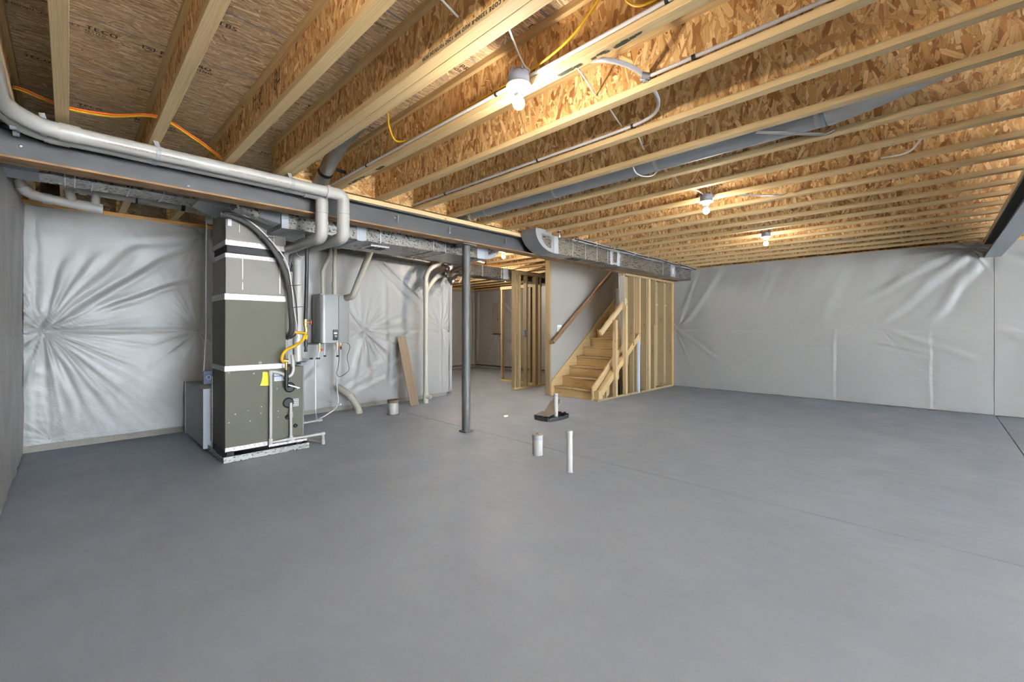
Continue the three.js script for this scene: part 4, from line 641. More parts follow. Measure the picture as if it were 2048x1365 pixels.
line('power_cable', 'yellow cable hanging in a loop and following the big bulb joist', 'cable', [[1.47, 2.62, -2.58], [1.53, 2.57, -2.66], [1.60, 2.52, -2.70], [1.642, 2.508, -2.62], [1.645, 2.512, -2.3], [1.645, 2.51, -1.75], [1.64, 2.512, -1.55], [1.635, 2.525, -1.35], [1.63, 2.56, -1.2], [1.62, 2.62, -1.08], [1.60, 2.68, -0.98]], 0.0062, M.wireYellow, [], 70);
line('power_cable', 'second yellow cable looping down above the big bulb', 'cable', [[1.62, 2.7, -0.92], [1.63, 2.6, -0.93], [1.635, 2.535, -0.88], [1.645, 2.515, -0.76], [1.648, 2.512, -0.5], [1.65, 2.512, 0.4]], 0.0065, M.wireYellow, [], 40);
line('power_cable', 'orange cable sagging across the bays over the vent pipes', 'cable', [[-0.25, 2.635, -3.95], [-0.2, 2.60, -3.80], [-0.03, 2.555, -3.78], [0.18, 2.54, -3.68], [0.39, 2.54, -3.50], [0.60, 2.53, -3.66], [0.83, 2.515, -3.93]], 0.0055, M.wireOrange, [], 50);
line('power_cable', 'yellow cable sagging next to the orange one', 'cable', [[-0.25, 2.627, -3.955], [-0.2, 2.588, -3.80], [-0.03, 2.545, -3.785], [0.18, 2.53, -3.69], [0.39, 2.532, -3.505], [0.60, 2.52, -3.67], [0.83, 2.505, -3.94]], 0.0055, M.wireYellow, [], 50);
const X3 = (pts) => pts;
line('power_cable', 'white cable stretched to the doubled joist', 'cable', [[0.86, 2.63, -1.46], [1.0, 2.60, -1.47], [1.18, 2.555, -1.48]], 0.005, M.wireWhite, [], 8);
line('power_cable', 'white cable feeding the big bulb from the doubled joist', 'cable', [[1.25, 2.60, -1.30], [1.42, 2.575, -1.40], [1.63, 2.545, -1.50], [1.645, 2.53, -1.49], [1.63, 2.505, -1.50], [1.60, 2.485, -1.50]], 0.005, M.wireWhite, [], 24);
line('power_cable', 'white cable between big bulb joist and next joist', 'cable', [[FX[0] + 0.008, 2.57, -1.30], [1.88, 2.55, -1.33], [wl(1) + 0.02, 2.53, -1.38]], 0.0055, M.wireWhite, [], 10);
line('power_cable', 'pair of white cables ending at the curling water line', 'cable', [[FX[1] + 0.008, 2.57, -1.38], [2.3, 2.55, -1.42], [wl(2) + 0.02, 2.53, -1.47]], 0.005, M.wireWhite, [], 10);
line('power_cable', 'white cable bridging the bay past the curling water line', 'cable', [[FX[2] + 0.008, 2.57, -1.46], [2.75, 2.56, -1.48], [FX[3] - 0.01, 2.53, -1.54]], 0.005, M.wireWhite, [], 10);
line('power_cable', 'white cable loop dropping under the round duct', 'cable', [[FX[3] + 0.03, 2.50, -1.66], [3.06, 2.425, -1.66], [3.14, 2.41, -1.66], [3.3, 2.44, -1.64], [3.41, 2.51, -1.64]], 0.005, M.wireWhite, [], 20);
line('power_cable', 'short white cable stub past the round duct', 'cable', [[FX[4] + 0.008, 2.54, -1.58], [3.6, 2.53, -1.6], [FX[5] - 0.02, 2.50, -1.64]], 0.005, M.wireWhite, [], 10);
line('power_cable', 'white cable crossing to the second bare bulb', 'cable', [[FX[5] + 0.008, 2.52, -1.52], [3.96, 2.49, -1.60], [4.08, 2.475, -1.56], [4.16, 2.45, -1.54]], 0.0055, M.wireWhite, [], 16);
line('power_cable', 'white cable dangling beside the joist before the second bulb', 'cable', [[3.95, 2.53, -1.75], [3.96, 2.51, -2.0], [4.02, 2.50, -2.25]], 0.006, M.wireWhite, [], 12);
line('power_cable', 'doubled white cable slanting under a joist near the second beam', 'cable', [[3.96, 2.465, -0.06], [4.05, 2.425, -0.12], [4.22, 2.47, -0.28]], 0.007, M.wireWhite, [], 12);

// ---------------------------------------------------------------- refrigerant lines, gas lines, drains round the furnace
{ const pts = [[0.93, 2.21, -4.5], [1.044, 2.203, -4.49], [1.163, 2.147, -4.48], [1.309, 2.007, -4.48], [1.418, 1.839, -4.48], [1.494, 1.604, -4.5], [1.522, 1.386, -4.52], [1.531, 1.166, -4.54], [1.51, 1.11, -4.6]];
  const t = thing('refrigerant_line', 'thick black insulated line curving down past the plenum', 'refrigerant line', [1.53, 1.1, -4.55]), s = V(1.53, 1.1, -4.55);
  obj('insulation_sleeve', sweep(curve(pts, 60).map((p) => p.sub(s)), 0.026, 16), M.soot, t);
  obj('cable', sweep(curve(pts.map(([x, y, z], i) => [x + 0.03 + 0.012 * Math.sin(i * 2), y + 0.012, z + 0.02]), 60).map((p) => p.sub(s)), 0.006, 8), M.wireWhite, t);
  obj('copper_line', sweep(curve(pts.map(([x, y, z], i) => [x + 0.045 + 0.012 * Math.sin(i * 1.3), y - 0.01, z]), 60).map((p) => p.sub(s)), 0.006, 8), M.soot, t);
  for (const [x, y] of [[1.26, 2.06], [1.49, 1.63], [1.52, 1.42]]) obj('tie', [bar(V(x - 0.05, y - 0.02, -4.46).sub(s), V(x + 0.10, y + 0.0, -4.45).sub(s), 0.006, 0.006)], M.black, t);
  obj('copper_stub', [rod(V(1.47, 1.13, -4.62).sub(s), V(1.53, 1.13, -4.57).sub(s), 0.02), rod(V(1.44, 1.19, -4.60).sub(s), V(1.50, 1.18, -4.57).sub(s), 0.012)], M.brass, t); }
{ const t = thing('gas_pipe', 'black steel gas pipe dropping from the beam to a yellow hose', 'pipe', [1.585, 1.2, -4.3]);
  obj('pipe', sweep(P3([[0.012, 1.2, 0], [0.006, 0.5, 0], [-0.006, 0.08, 0]]), 0.017, 14), M.black, t);
  obj('valve', [rod([-0.006, 0.09, 0], [-0.008, 0.03, 0], 0.02), rod([-0.02, 0.06, 0.01], [0.03, 0.06, 0.03], 0.009)], M.brass, t);
  obj('valve_handle', bx(0.012, 0.04, 0.03, 0.03, 0.06, 0.035), M.red, t);
  const s = V(1.585, 1.2, -4.3);
  tag(obj('hose', sweep(curve([[1.577, 1.235, -4.3], [1.585, 1.17, -4.31], [1.57, 1.09, -4.35], [1.52, 1.035, -4.41], [1.455, 0.99, -4.455], [1.428, 0.93, -4.475], [1.44, 0.885, -4.49], [1.47, 0.88, -4.49]], 50).map((p) => p.sub(s)), (q, i) => 0.0135 + 0.0012 * Math.sin(i * 2.6), 14), M.gasYellow, t), 'yellow corrugated gas hose');
  obj('hose_nut', [rod(V(1.445, 0.893, -4.49).sub(s), V(1.488, 0.885, -4.49).sub(s), 0.019, 6), rod(V(1.47, 0.9, -4.49).sub(s), V(1.472, 0.80, -4.5).sub(s), 0.012), rod(V(1.585, 1.17, -4.3).sub(s), V(1.583, 1.215, -4.3).sub(s), 0.018, 6)], M.brass, t);
  obj('drip_leg', [rod(V(1.472, 0.80, -4.5).sub(s), V(1.475, 0.62, -4.5).sub(s), 0.013), rod(V(1.475, 0.70, -4.5).sub(s), V(1.475, 0.76, -4.5).sub(s), 0.019), rod(V(1.475, 0.66, -4.5).sub(s), V(1.53, 0.635, -4.56).sub(s), 0.014)], M.iron, t);
  obj('shutoff_lever', bar(V(1.485, 0.655, -4.48).sub(s), V(1.59, 0.615, -4.48).sub(s), 0.012, 0.012), M.seam, t);
  obj('yellow_tee', [rod(V(1.585, 1.16, -4.3).sub(s), V(1.50, 1.165, -4.34).sub(s), 0.012)], M.gasYellow, t); }
{ const t = thing('condensate_drain', 'white plastic drain piping on the furnace front reaching past the pan', 'pipe', [1.345, 0, -4.53]), s = V(1.345, 0, -4.53), r = 0.0135;
  const g = (pts, b = 0.03) => sweep(bent(pts, b, 5).map((p) => p.sub(s)), r, 14);
  obj('pipe', [g([[1.40, 0.785, -4.53], [1.345, 0.79, -4.53], [1.345, 0.115, -4.53], [1.55, 0.115, -4.53], [1.84, 0.115, -4.53], [1.84, 0.012, -4.53]]), g([[1.527, 0.47, -4.535], [1.527, 0.115, -4.53]]), g([[1.84, 0.02, -4.53], [1.72, 0.02, -5.0]])], M.pvc, t);
  obj('trap', sweep(curve([[1.38, 0.785, -4.53], [1.43, 0.772, -4.52], [1.48, 0.738, -4.51], [1.52, 0.745, -4.51], [1.54, 0.79, -4.51], [1.54, 0.88, -4.515], [1.54, 0.94, -4.54]], 40).map((p) => p.sub(s)), 0.015, 14), M.pvc, t);
  for (const [a, b] of [[[1.345, 0.76, -4.53], [1.345, 0.80, -4.53]], [[1.345, 0.10, -4.53], [1.345, 0.15, -4.53]], [[1.50, 0.115, -4.53], [1.56, 0.115, -4.53]], [[1.527, 0.1, -4.53], [1.527, 0.15, -4.53]], [[1.527, 0.33, -4.53], [1.527, 0.385, -4.53]], [[1.81, 0.115, -4.53], [1.855, 0.115, -4.53]], [[1.84, 0.005, -4.53], [1.84, 0.05, -4.53]], [[1.54, 0.83, -4.513], [1.54, 0.88, -4.516]]]) obj('fitting', rod(V(...a).sub(s), V(...b).sub(s), 0.0185), M.pvc, t);
  obj('pipe_support', lo(-0.02, 0.33, 0.075, 0.1, -0.02, 0.015), M.foil, t); }
tag(obj('lever_valve', [rod([1.585, 0.855, -4.545], [1.62, 0.858, -4.53], 0.014), bar(V(1.6, 0.868, -4.52), V(1.665, 0.872, -4.52), 0.016, 0.012)], M.iron), 'black lever valve above the furnace door edge', 'valve');

// ---------------------------------------------------------------- tankless water heater
{
  const s = [2.55, 1.01, -5.99], t = thing('water_heater', 'white wall-hung tankless water heater', 'water heater', s);
  const sh = new THREE.Shape(); // plan of the case with rounded front and shallow flutes
  const w = 0.2, d0 = -0.13, d1 = 0.125; sh.moveTo(-w, d0); sh.lineTo(w, d0); sh.lineTo(w, d1 - 0.04); sh.quadraticCurveTo(w, d1, w - 0.045, d1 + 0.008); sh.lineTo(0.045, d1 + 0.012); sh.lineTo(0.038, d1 + 0.004); sh.lineTo(0.03, d1 + 0.012); sh.lineTo(-w + 0.05, d1 + 0.008); sh.quadraticCurveTo(-w, d1, -w, d1 - 0.045); sh.closePath();
  const g = new THREE.ExtrudeGeometry(sh, { depth: 0.645, bevelEnabled: true, bevelSize: 0.004, bevelThickness: 0.004, bevelSegments: 2, curveSegments: 8 }); turn(g, -Math.PI / 2, 0, 0); // shape y becomes -z
  g.scale(1, 1, -1); { const i = g.index; if (!i) { const p = g.attributes.position.array, n = g.attributes.normal.array; for (let k = 0; k < p.length; k += 9) for (let q = 0; q < 3; q++) { let m = p[k + 3 + q]; p[k + 3 + q] = p[k + 6 + q]; p[k + 6 + q] = m; m = n[k + 3 + q]; n[k + 3 + q] = n[k + 6 + q]; n[k + 6 + q] = m; } } }
  obj('case', g, M.heater, t);
  obj('top_cover', lo(-0.195, 0.195, 0.65, 0.662, -0.12, 0.115, { r: 0.004 }), M.pvcCream, t);
  tag(obj('control_panel', bx(0.07, 0.145, 0.016, -0.008, 0.105, 0.143, { r: 0.006 }), M.black, t), 'black control panel with small screen');
  obj('screen', bx(0.045, 0.024, 0.004, -0.01, 0.13, 0.152), M.white, t);
  obj('dial', at(turn(disc([[0, 0.006], [0.014, 0.006], [0.016, 0]], 16), Math.PI / 2, 0, 0), -0.006, 0.088, 0.151), M.galvDull, t);
  print('panel_text', 0.05, 0.012, textDraw('RESET  SET', '#c8ccd4', 'bold'), t, [-0.01, 0.16, 0.1515], [0, 0, 0], 1600);
  print('badge', 0.03, 0.03, (k, W, H) => { k.fillStyle = '#5d83a8'; k.fillRect(0, 0, W, H); k.fillStyle = '#cfdbe6'; k.fillRect(W * 0.2, H * 0.2, W * 0.25, H * 0.6); k.fillRect(W * 0.55, H * 0.4, W * 0.25, H * 0.4); }, t, [0.112, 0.065, 0.134], [0, 0, 0], 1600, '#5d83a8');
  print('side_label', 0.1, 0.56, (k, W, H) => { k.fillStyle = '#6b6f6c'; let y = 8; while (y < H - 10) { const big = rnd() < 0.12; k.fillRect(W * 0.1, y, W * rr(0.45, 0.8), big ? 5 : 2); y += big ? 15 : 7; } k.font = `bold ${Math.round(H * 0.05)}px sans-serif`; k.fillText('LP', W * 0.3, H * 0.5); }, t, [-0.2055, 0.33, -0.02], [0, -Math.PI / 2, 0], 700);
  obj('mount_foot', [lo(-0.12, -0.07, -0.012, 0, -0.1, 0.06), lo(0.07, 0.12, -0.012, 0, -0.1, 0.06)], M.galvDull, t);
  const P = (a) => a.map(([x, y, z]) => V(x - s[0], y - s[1], z - s[2]));
  obj('brass_valve', [rod(...P([[2.36, 1.005, -5.93], [2.36, 0.90, -5.93]]), 0.014), rod(...P([[2.60, 1.005, -5.93], [2.60, 0.90, -5.93]]), 0.014), rod(...P([[2.60, 0.955, -5.93], [2.66, 0.955, -5.90]]), 0.011), rod(...P([[2.65, 1.0, -5.93], [2.65, 0.93, -5.93]]), 0.013), rod(...P([[2.36, 0.93, -5.93], [2.40, 0.92, -5.91]]), 0.011)], M.brass, t);
  obj('valve_handle', bx(0.028, 0.03, 0.02, 2.385 - s[0], 0.915 - s[1], -5.9 - s[2]), M.red, t);
  obj('valve_handle', bx(0.018, 0.04, 0.02, 2.645 - s[0], 0.93 - s[1], -5.9 - s[2]), M.iron, t);
  obj('drain_valve', [rod(...P([[2.245, 0.80, -5.97], [2.285, 0.80, -5.95]]), 0.011), rod(...P([[2.325, 0.80, -5.95], [2.375, 0.80, -5.95]]), 0.011), rod(...P([[2.425, 0.83, -5.95], [2.45, 0.83, -5.93]]), 0.012), rod(...P([[2.60, 0.82, -5.95], [2.625, 0.82, -5.93]]), 0.012)], M.iron, t);
  obj('water_tube', [rod(...P([[2.36, 0.91, -5.93], [2.35, 0.80, -5.95]]), 0.007), rod(...P([[2.44, 1.0, -5.95], [2.435, 0.83, -5.95]]), 0.007), rod(...P([[2.60, 0.91, -5.93], [2.61, 0.82, -5.95]]), 0.007), rod(...P([[2.25, 0.80, -5.96], [2.16, 0.805, -6.08]]), 0.006)], M.pex, t);
  tag(obj('power_cord', sweep(curve([[2.735, 1.012, -5.93], [2.785, 0.953, -5.93], [2.75, 0.80, -5.94], [2.775, 0.62, -5.94], [2.70, 0.56, -5.92], [2.615, 0.535, -5.9], [2.585, 0.575, -5.9], [2.615, 0.75, -5.9], [2.625, 0.97, -5.92]], 60).map((p) => p.sub(V(...s))), 0.004, 8), M.black, t), 'black power cord hanging in a loop');
  obj('gas_connector', [sweep(bent(P([[2.195, 1.13, -5.95], [2.19, 0.895, -5.95]]), 0.01), 0.017, 12), sweep(bent(P([[2.19, 1.0, -5.95], [2.38, 1.0, -5.93], [2.43, 1.02, -5.93]]), 0.03), 0.012, 12), rod(...P([[2.19, 0.965, -5.95], [2.19, 1.035, -5.95]]), 0.023), rod(...P([[2.19, 0.895, -5.95], [2.19, 0.93, -5.95]]), 0.021)], M.iron, t);
  obj('gas_nut', [rod(...P([[2.192, 1.06, -5.95], [2.196, 1.12, -5.95]]), 0.022, 8)], M.gasYellow, t);
}
function pvcRun(label, pts, r, o = {}) {
  const c = P3(pts)[0], t = thing('drain_pipe', label, 'pipe', [c.x, c.y, c.z]); const path = bent(pts, o.bend ?? 0.07, 7).map((p) => p.sub(c));
  obj('pipe', sweep(path, r, 20), o.mat ?? M.pvcCream, t);
  for (const [a, b, k] of o.fit ?? []) obj('fitting', rod(V(...a).sub(c), V(...b).sub(c), r + (k ?? 0.006), 20), o.mat ?? M.pvcCream, t);
  for (const e of o.extra ?? []) obj(e[0], e[1].map((g) => (g.translate(-c.x, -c.y, -c.z), g)), e[2] ?? o.mat ?? M.pvcCream, t);
  return t;
}
pvcRun('white exhaust pipe with offset bend on the water heater top', [[2.43, 1.67, -5.99], [2.43, 2.02, -5.99], [2.53, 2.2, -5.97], [2.53, 2.42, -5.97]], 0.029, { fit: [[[2.43, 1.92, -5.99], [2.43, 2.0, -5.99]]] });
pvcRun('straight white pipe on the water heater top', [[2.575, 1.67, -5.96], [2.575, 2.42, -5.94]], 0.028, { fit: [[[2.575, 1.78, -5.96], [2.575, 1.84, -5.957]], [[2.575, 2.02, -5.953], [2.575, 2.1, -5.95]]] });
pvcRun('white pipe slanting from beside the heater up to the trunk', [[2.66, 1.60, -6.08], [2.73, 1.65, -5.72], [3.0, 2.33, -5.72], [3.02, 2.40, -5.72]], 0.045, { bend: 0.05, mat: M.pvcCream });
pvcRun('bent white stub pipe coming out of the insulation to the floor', [[2.70, 0.36, -6.12], [2.80, 0.25, -5.95], [2.87, 0.06, -5.85], [2.875, 0.0, -5.85]], 0.046, { bend: 0.09, fit: [[[2.795, 0.255, -5.955], [2.815, 0.205, -5.93], 0.008], [[2.875, 0.0, -5.85], [2.875, 0.045, -5.85], 0.004]] });
pvcRun('tall white drain stack with branch against the creased insulation', [[4.03, 0.0, -5.88], [4.03, 2.06, -5.88], [4.12, 2.2, -5.88], [4.36, 2.30, -5.85], [4.62, 2.345, -5.82]], 0.04, { bend: 0.08, fit: [[[4.03, 0.03, -5.88], [4.03, 0.16, -5.88]], [[4.03, 1.74, -5.88], [4.03, 1.94, -5.88]], [[4.03, 2.0, -5.88], [4.03, 2.04, -5.88]], [[4.28, 2.267, -5.86], [4.33, 2.288, -5.855]], [[4.03, 0.0, -5.88], [4.03, 0.02, -5.88]]],
  extra: [['wye_branch', [sweep(bent([[4.03, 1.80, -5.88], [4.2, 2.03, -5.88], [4.38, 2.13, -5.86], [4.52, 2.07, -5.82], [4.57, 2.03, -5.8]], 0.08, 7), 0.041, 18)]], ['cleanout', [rod([4.03, 0.10, -5.86], [4.06, 0.10, -5.80], 0.035), rod([4.06, 0.10, -5.80], [4.066, 0.10, -5.785], 0.024)]]] });
pvcRun('long white drain pipe hung under the joists over the furnace wall', [[0.0, 2.36, -5.22], [0.02, 2.40, -5.28], [0.5, 2.395, -5.3], [1.04, 2.385, -5.3]], 0.03, { mat: M.pvc, fit: [[[0.06, 2.398, -5.285], [0.11, 2.398, -5.286]], [[0.13, 2.397, -5.285], [0.2, 2.396, -5.286]], [[0.9, 2.388, -5.3], [1.04, 2.385, -5.3], 0.012]], extra: [['drop_tee', [rod([0.165, 2.39, -5.286], [0.165, 2.27, -5.286], 0.032), rod([0.0, 2.375, -5.24], [0.02, 2.28, -5.29], 0.034)]], ['clean_out_cap', [rod([1.0, 2.31, -5.29], [1.04, 2.31, -5.2], 0.045), rod([1.02, 2.385, -5.3], [1.02, 2.3, -5.28], 0.034)]], ['clamp', [0.43, 0.77, 0.785].map((x) => rod([x, 2.393, -5.3], [x + 0.016, 2.393, -5.3], 0.034)), M.black]] });
pvcRun('lower white drain pipe ending under the twin elbows at the corner', [[-0.29, 2.39, -5.2], [-0.24, 2.30, -5.24], [-0.16, 2.285, -5.28], [0.2, 2.262, -5.29]], 0.038, { mat: M.pvc, bend: 0.06, fit: [[[-0.15, 2.284, -5.283], [-0.1, 2.281, -5.285]], [[0.05, 2.272, -5.288], [0.21, 2.262, -5.29]], [[-0.262, 2.34, -5.22], [-0.235, 2.30, -5.243]]] });
pvcRun('thin white drain lines on the floor behind the furnace', [[1.66, 0.03, -5.55], [2.25, 0.03, -5.63]], 0.014, { mat: M.pvc, fit: [[[2.22, 0.03, -5.626], [2.27, 0.03, -5.633]]], extra: [['water_tube', [sweep(bent([[2.32, 0.80, -5.97], [2.325, 0.09, -5.97], [2.25, 0.05, -5.75], [2.2, 0.03, -5.62]], 0.05), 0.009, 8), sweep(curve([[2.61, 0.8, -5.96], [2.625, 0.4, -5.99], [2.635, 0.14, -5.98], [2.4, 0.06, -5.78], [2.24, 0.04, -5.66]], 24), 0.008, 8)], M.pex], ['hose_bib', [rod([1.78, 0.03, -5.6], [1.78, 0.16, -5.6], 0.014), rod([1.72, 0.17, -5.6], [1.8, 0.17, -5.6], 0.016)], M.iron], ['fastener', [rod([2.63, 0.14, -5.95], [2.645, 0.15, -5.91], 0.014)], M.white]] });
{ // dark foil flexible duct along the top of the furnace wall
  const t = thing('insulated_duct', 'black wrapped flexible duct lying along the wall top', 'duct', [3.2, 2.33, -6.08]);
  obj('sleeve', sweep(curve([[1.75, 2.33, -5.95], [2.3, 2.37, -6.02], [2.9, 2.35, -6.05], [3.6, 2.33, -6.05], [4.2, 2.31, -6.03]], 120).map((p) => p.sub(V(3.2, 2.33, -6.08))), (s) => 0.075 + 0.004 * Math.sin(s * 60), 20), std({ color: 0x3a3632, roughness: 0.35, metalness: 0.3, bumpMap: dents, bumpScale: 0.02 }), t);
  print('printed_letters', 0.9, 0.07, (g, W, H) => { g.fillStyle = '#d8d2c8'; g.font = `bold ${Math.round(H * 0.7)}px sans-serif`; ['6', '=', 'C', '=', 'o', 'x', 'C'].forEach((s, i) => g.fillText(s, W * (0.03 + 0.14 * i), H * 0.75)); }, t, [0.28, 0.015, 0.111], [0, 0, -0.02], 800);
}
{ const t = thing('sleeved_pipes', 'torn dark plastic sleeve round the drain branches near the ceiling', 'sleeve', [4.55, 2.1, -5.75]);
  const pos = [], idx = [], n = 14; for (let j = 0; j <= n; j++) for (let i = 0; i <= n; i++) { const u = i / n, v = j / n; pos.push(-0.28 + 0.55 * u * (0.3 + 0.7 * v), -0.02 + 0.27 * v - 0.16 * (1 - v) * u + 0.02 * perlin.noise(u * 5, v * 5, 3), 0.06 - 0.05 * u + 0.06 * perlin.noise(u * 4, v * 4, 8)); }
  for (let j = 0; j < n; j++) for (let i = 0; i < n; i++) { const a = j * (n + 1) + i; idx.push(a, a + 1, a + n + 1, a + n + 1, a + 1, a + n + 2); }
  const sheet = () => { const g = new THREE.BufferGeometry(); g.setAttribute('position', new THREE.Float32BufferAttribute(pos, 3)); g.setAttribute('uv', new THREE.Float32BufferAttribute(pos.length / 3 * 2 > 0 ? new Float32Array(pos.length / 3 * 2) : [], 2)); g.setIndex(idx); g.computeVertexNormals(); return g; };
  const back = sheet(); back.translate(0, 0, -0.01);
  obj('black_sheet', [sheet(), back], std({ color: 0x1d1b19, roughness: 0.28, side: THREE.DoubleSide }), t);
  obj('silver_edge', bar(V(0.02, -0.13, 0.05), V(0.28, 0.25, 0.02), 0.012, 0.03), M.seam, t); }
for (const [k, y0, x, z] of [[0, 1.95, 1.8, -6.0], [1, 1.95, 1.99, -6.0], [2, 1.95, 2.08, -6.02]]) tag(obj('pipe_insulation', sweep(curve([[x - 0.04, y0, z], [x, y0 + 0.2, z + 0.01], [x + 0.07, 2.42, z + 0.05]], 12), 0.027, 12), M.soot), ['black foam pipe sleeve just beyond the vent pipe elbows', 'middle black foam pipe sleeve rising from the torn facing', 'third black foam pipe sleeve, beside the heater exhaust'][k], 'pipe insulation', 'black foam sleeves above the water heater');

// ---------------------------------------------------------------- small things on the floor
{ const t = thing('floor_plank', 'brown vinyl floor plank leaning on the insulated wall', 'plank', [3.735, 0, -5.78]);
  obj('board', bar(V(0.02, 0.004, 0.0), V(0.02 - 0.03, 1.075, -0.33), 0.16, 0.012, V(0, 0.29, 0.95)), M.plank, t); }
{ const t = thing('capped_pipe', 'short white capped pipe by the wall with rusty brown rim', 'pipe', [3.178, 0, -5.435]);
  obj('pipe', disc([[0, 0], [0.072, 0], [0.071, 0.17], [0, 0.17]], 26), M.pvc, t); obj('rim', disc([[0.06, 0.165], [0.075, 0.165], [0.076, 0.205], [0.066, 0.207], [0.064, 0.185], [0, 0.185]], 26), std({ color: new THREE.Color(0.16, 0.11, 0.07), roughness: 0.8 }), t); obj('skirt', disc([[0, 0.001], [0.085, 0.001], [0.083, 0.004], [0, 0.005]], 20), M.soot, t); }
{ const t = thing('capped_pipe', 'stubby white pipe with grey tape and tan lid in open floor', 'pipe', [3.118, 0, -2.703]);
  obj('pipe', disc([[0, 0], [0.049, 0], [0.049, 0.188], [0, 0.188]], 28), M.pvc, t); obj('lid', disc([[0.0535, 0.18], [0.0535, 0.19], [0.05, 0.196], [0, 0.197]], 28), M.pvcCream, t); tag(obj('tape_band', disc([[0.0495, 0.145], [0.0505, 0.146], [0.0505, 0.176], [0.0495, 0.177]], 28), std({ color: new THREE.Color(0.3, 0.31, 0.35), roughness: 0.6 }), t), 'grey tape band');
  for (const a of [-0.008, 0.008]) obj('screw', at(disc([[0, 0], [0.003, 0], [0.003, 0.012], [0, 0.013]], 8), a, 0.196, 0), M.iron, t); }
{ const t = thing('standpipe', 'slim white upright pipe alone on the open floor', 'pipe', [2.924, 0, -2.182]);
  obj('pipe', disc([[0, 0], [0.026, 0], [0.026, 0.335], [0, 0.335]], 24), M.pvc, t); obj('cap', disc([[0.0275, 0.318], [0.029, 0.32], [0.029, 0.346], [0.026, 0.35], [0, 0.351]], 24), M.pvc, t); obj('floor_collar', disc([[0, 0.001], [0.034, 0.001], [0.03, 0.008], [0.026, 0.01]], 18), M.floor, t); }
{ const t = thing('standpipe', 'slim white upright pipe standing inside the broken black box', 'pipe', [4.56, 0, -3.63]); obj('pipe', disc([[0, 0], [0.03, 0], [0.03, 0.335], [0.024, 0.335], [0.024, 0.3], [0, 0.3]], 24), M.pvc, t); tag(obj('pencil_mark', disc([[0.0302, 0.3], [0.0306, 0.301], [0.0306, 0.306], [0.0302, 0.307]], 24), std({ color: 0x5a6aa8, roughness: 0.6 }), t), 'blue pen ring'); }
{ // broken rough-in box: ragged black walls and a bent lid
  const t = thing('rough_in_box', 'broken black rough-in box with bent lid in the floor', 'box', [4.5, 0, -3.68]);
  const wall = (pts, h, seedv) => { const P = curve(pts, 16), pos = [], idx = []; P.forEach((p, i) => { const hh = h * (0.75 + 0.5 * perlin.noise(i * 0.6, seedv, 2)); for (const [o, y] of [[-0.005, 0], [-0.008, hh], [0.008, hh], [0.005, 0]]) pos.push(p.x + o, y, p.z + o); }); for (let i = 0; i < P.length - 1; i++) for (let k = 0; k < 4; k++) { const a = i * 4 + k, b = i * 4 + (k + 1) % 4; idx.push(a, b, a + 4, a + 4, b, b + 4); } const g = new THREE.BufferGeometry(); g.setAttribute('position', new THREE.Float32BufferAttribute(pos, 3)); g.setAttribute('uv', new THREE.Float32BufferAttribute(new Float32Array(pos.length / 3 * 2), 2)); g.setIndex(idx); g.computeVertexNormals(); return g; };
  const dk = std({ color: 0x2a2a2c, roughness: 0.55, side: THREE.DoubleSide });
  obj('box_wall', wall([[-0.19, 0, -0.1], [-0.21, 0, 0.02], [-0.19, 0, 0.13]], 0.06, 1), dk, t); obj('box_wall', wall([[-0.19, 0, 0.13], [0.02, 0, 0.17], [0.2, 0, 0.15]], 0.06, 2), dk, t); obj('box_wall', wall([[0.2, 0, 0.15], [0.22, 0, 0.02], [0.19, 0, -0.13]], 0.07, 3), dk, t); obj('box_wall', wall([[0.19, 0, -0.13], [0.0, 0, -0.14], [-0.19, 0, -0.1]], 0.07, 4), dk, t);
  obj('box_floor', lo(-0.17, 0.18, 0.002, 0.006, -0.1, 0.13), M.jointDark, t);
  tag(obj('lid', [bar(V(-0.2, 0.065, 0.02), V(-0.02, 0.085, 0.0), 0.22, 0.007), bar(V(-0.02, 0.085, 0.0), V(0.19, 0.2, -0.06), 0.14, 0.006), bar(V(0.19, 0.2, -0.06), V(0.25, 0.215, -0.08), 0.1, 0.006)], std({ color: new THREE.Color(0.16, 0.135, 0.11), roughness: 0.7 }), t), 'bent brown lid flap'); }

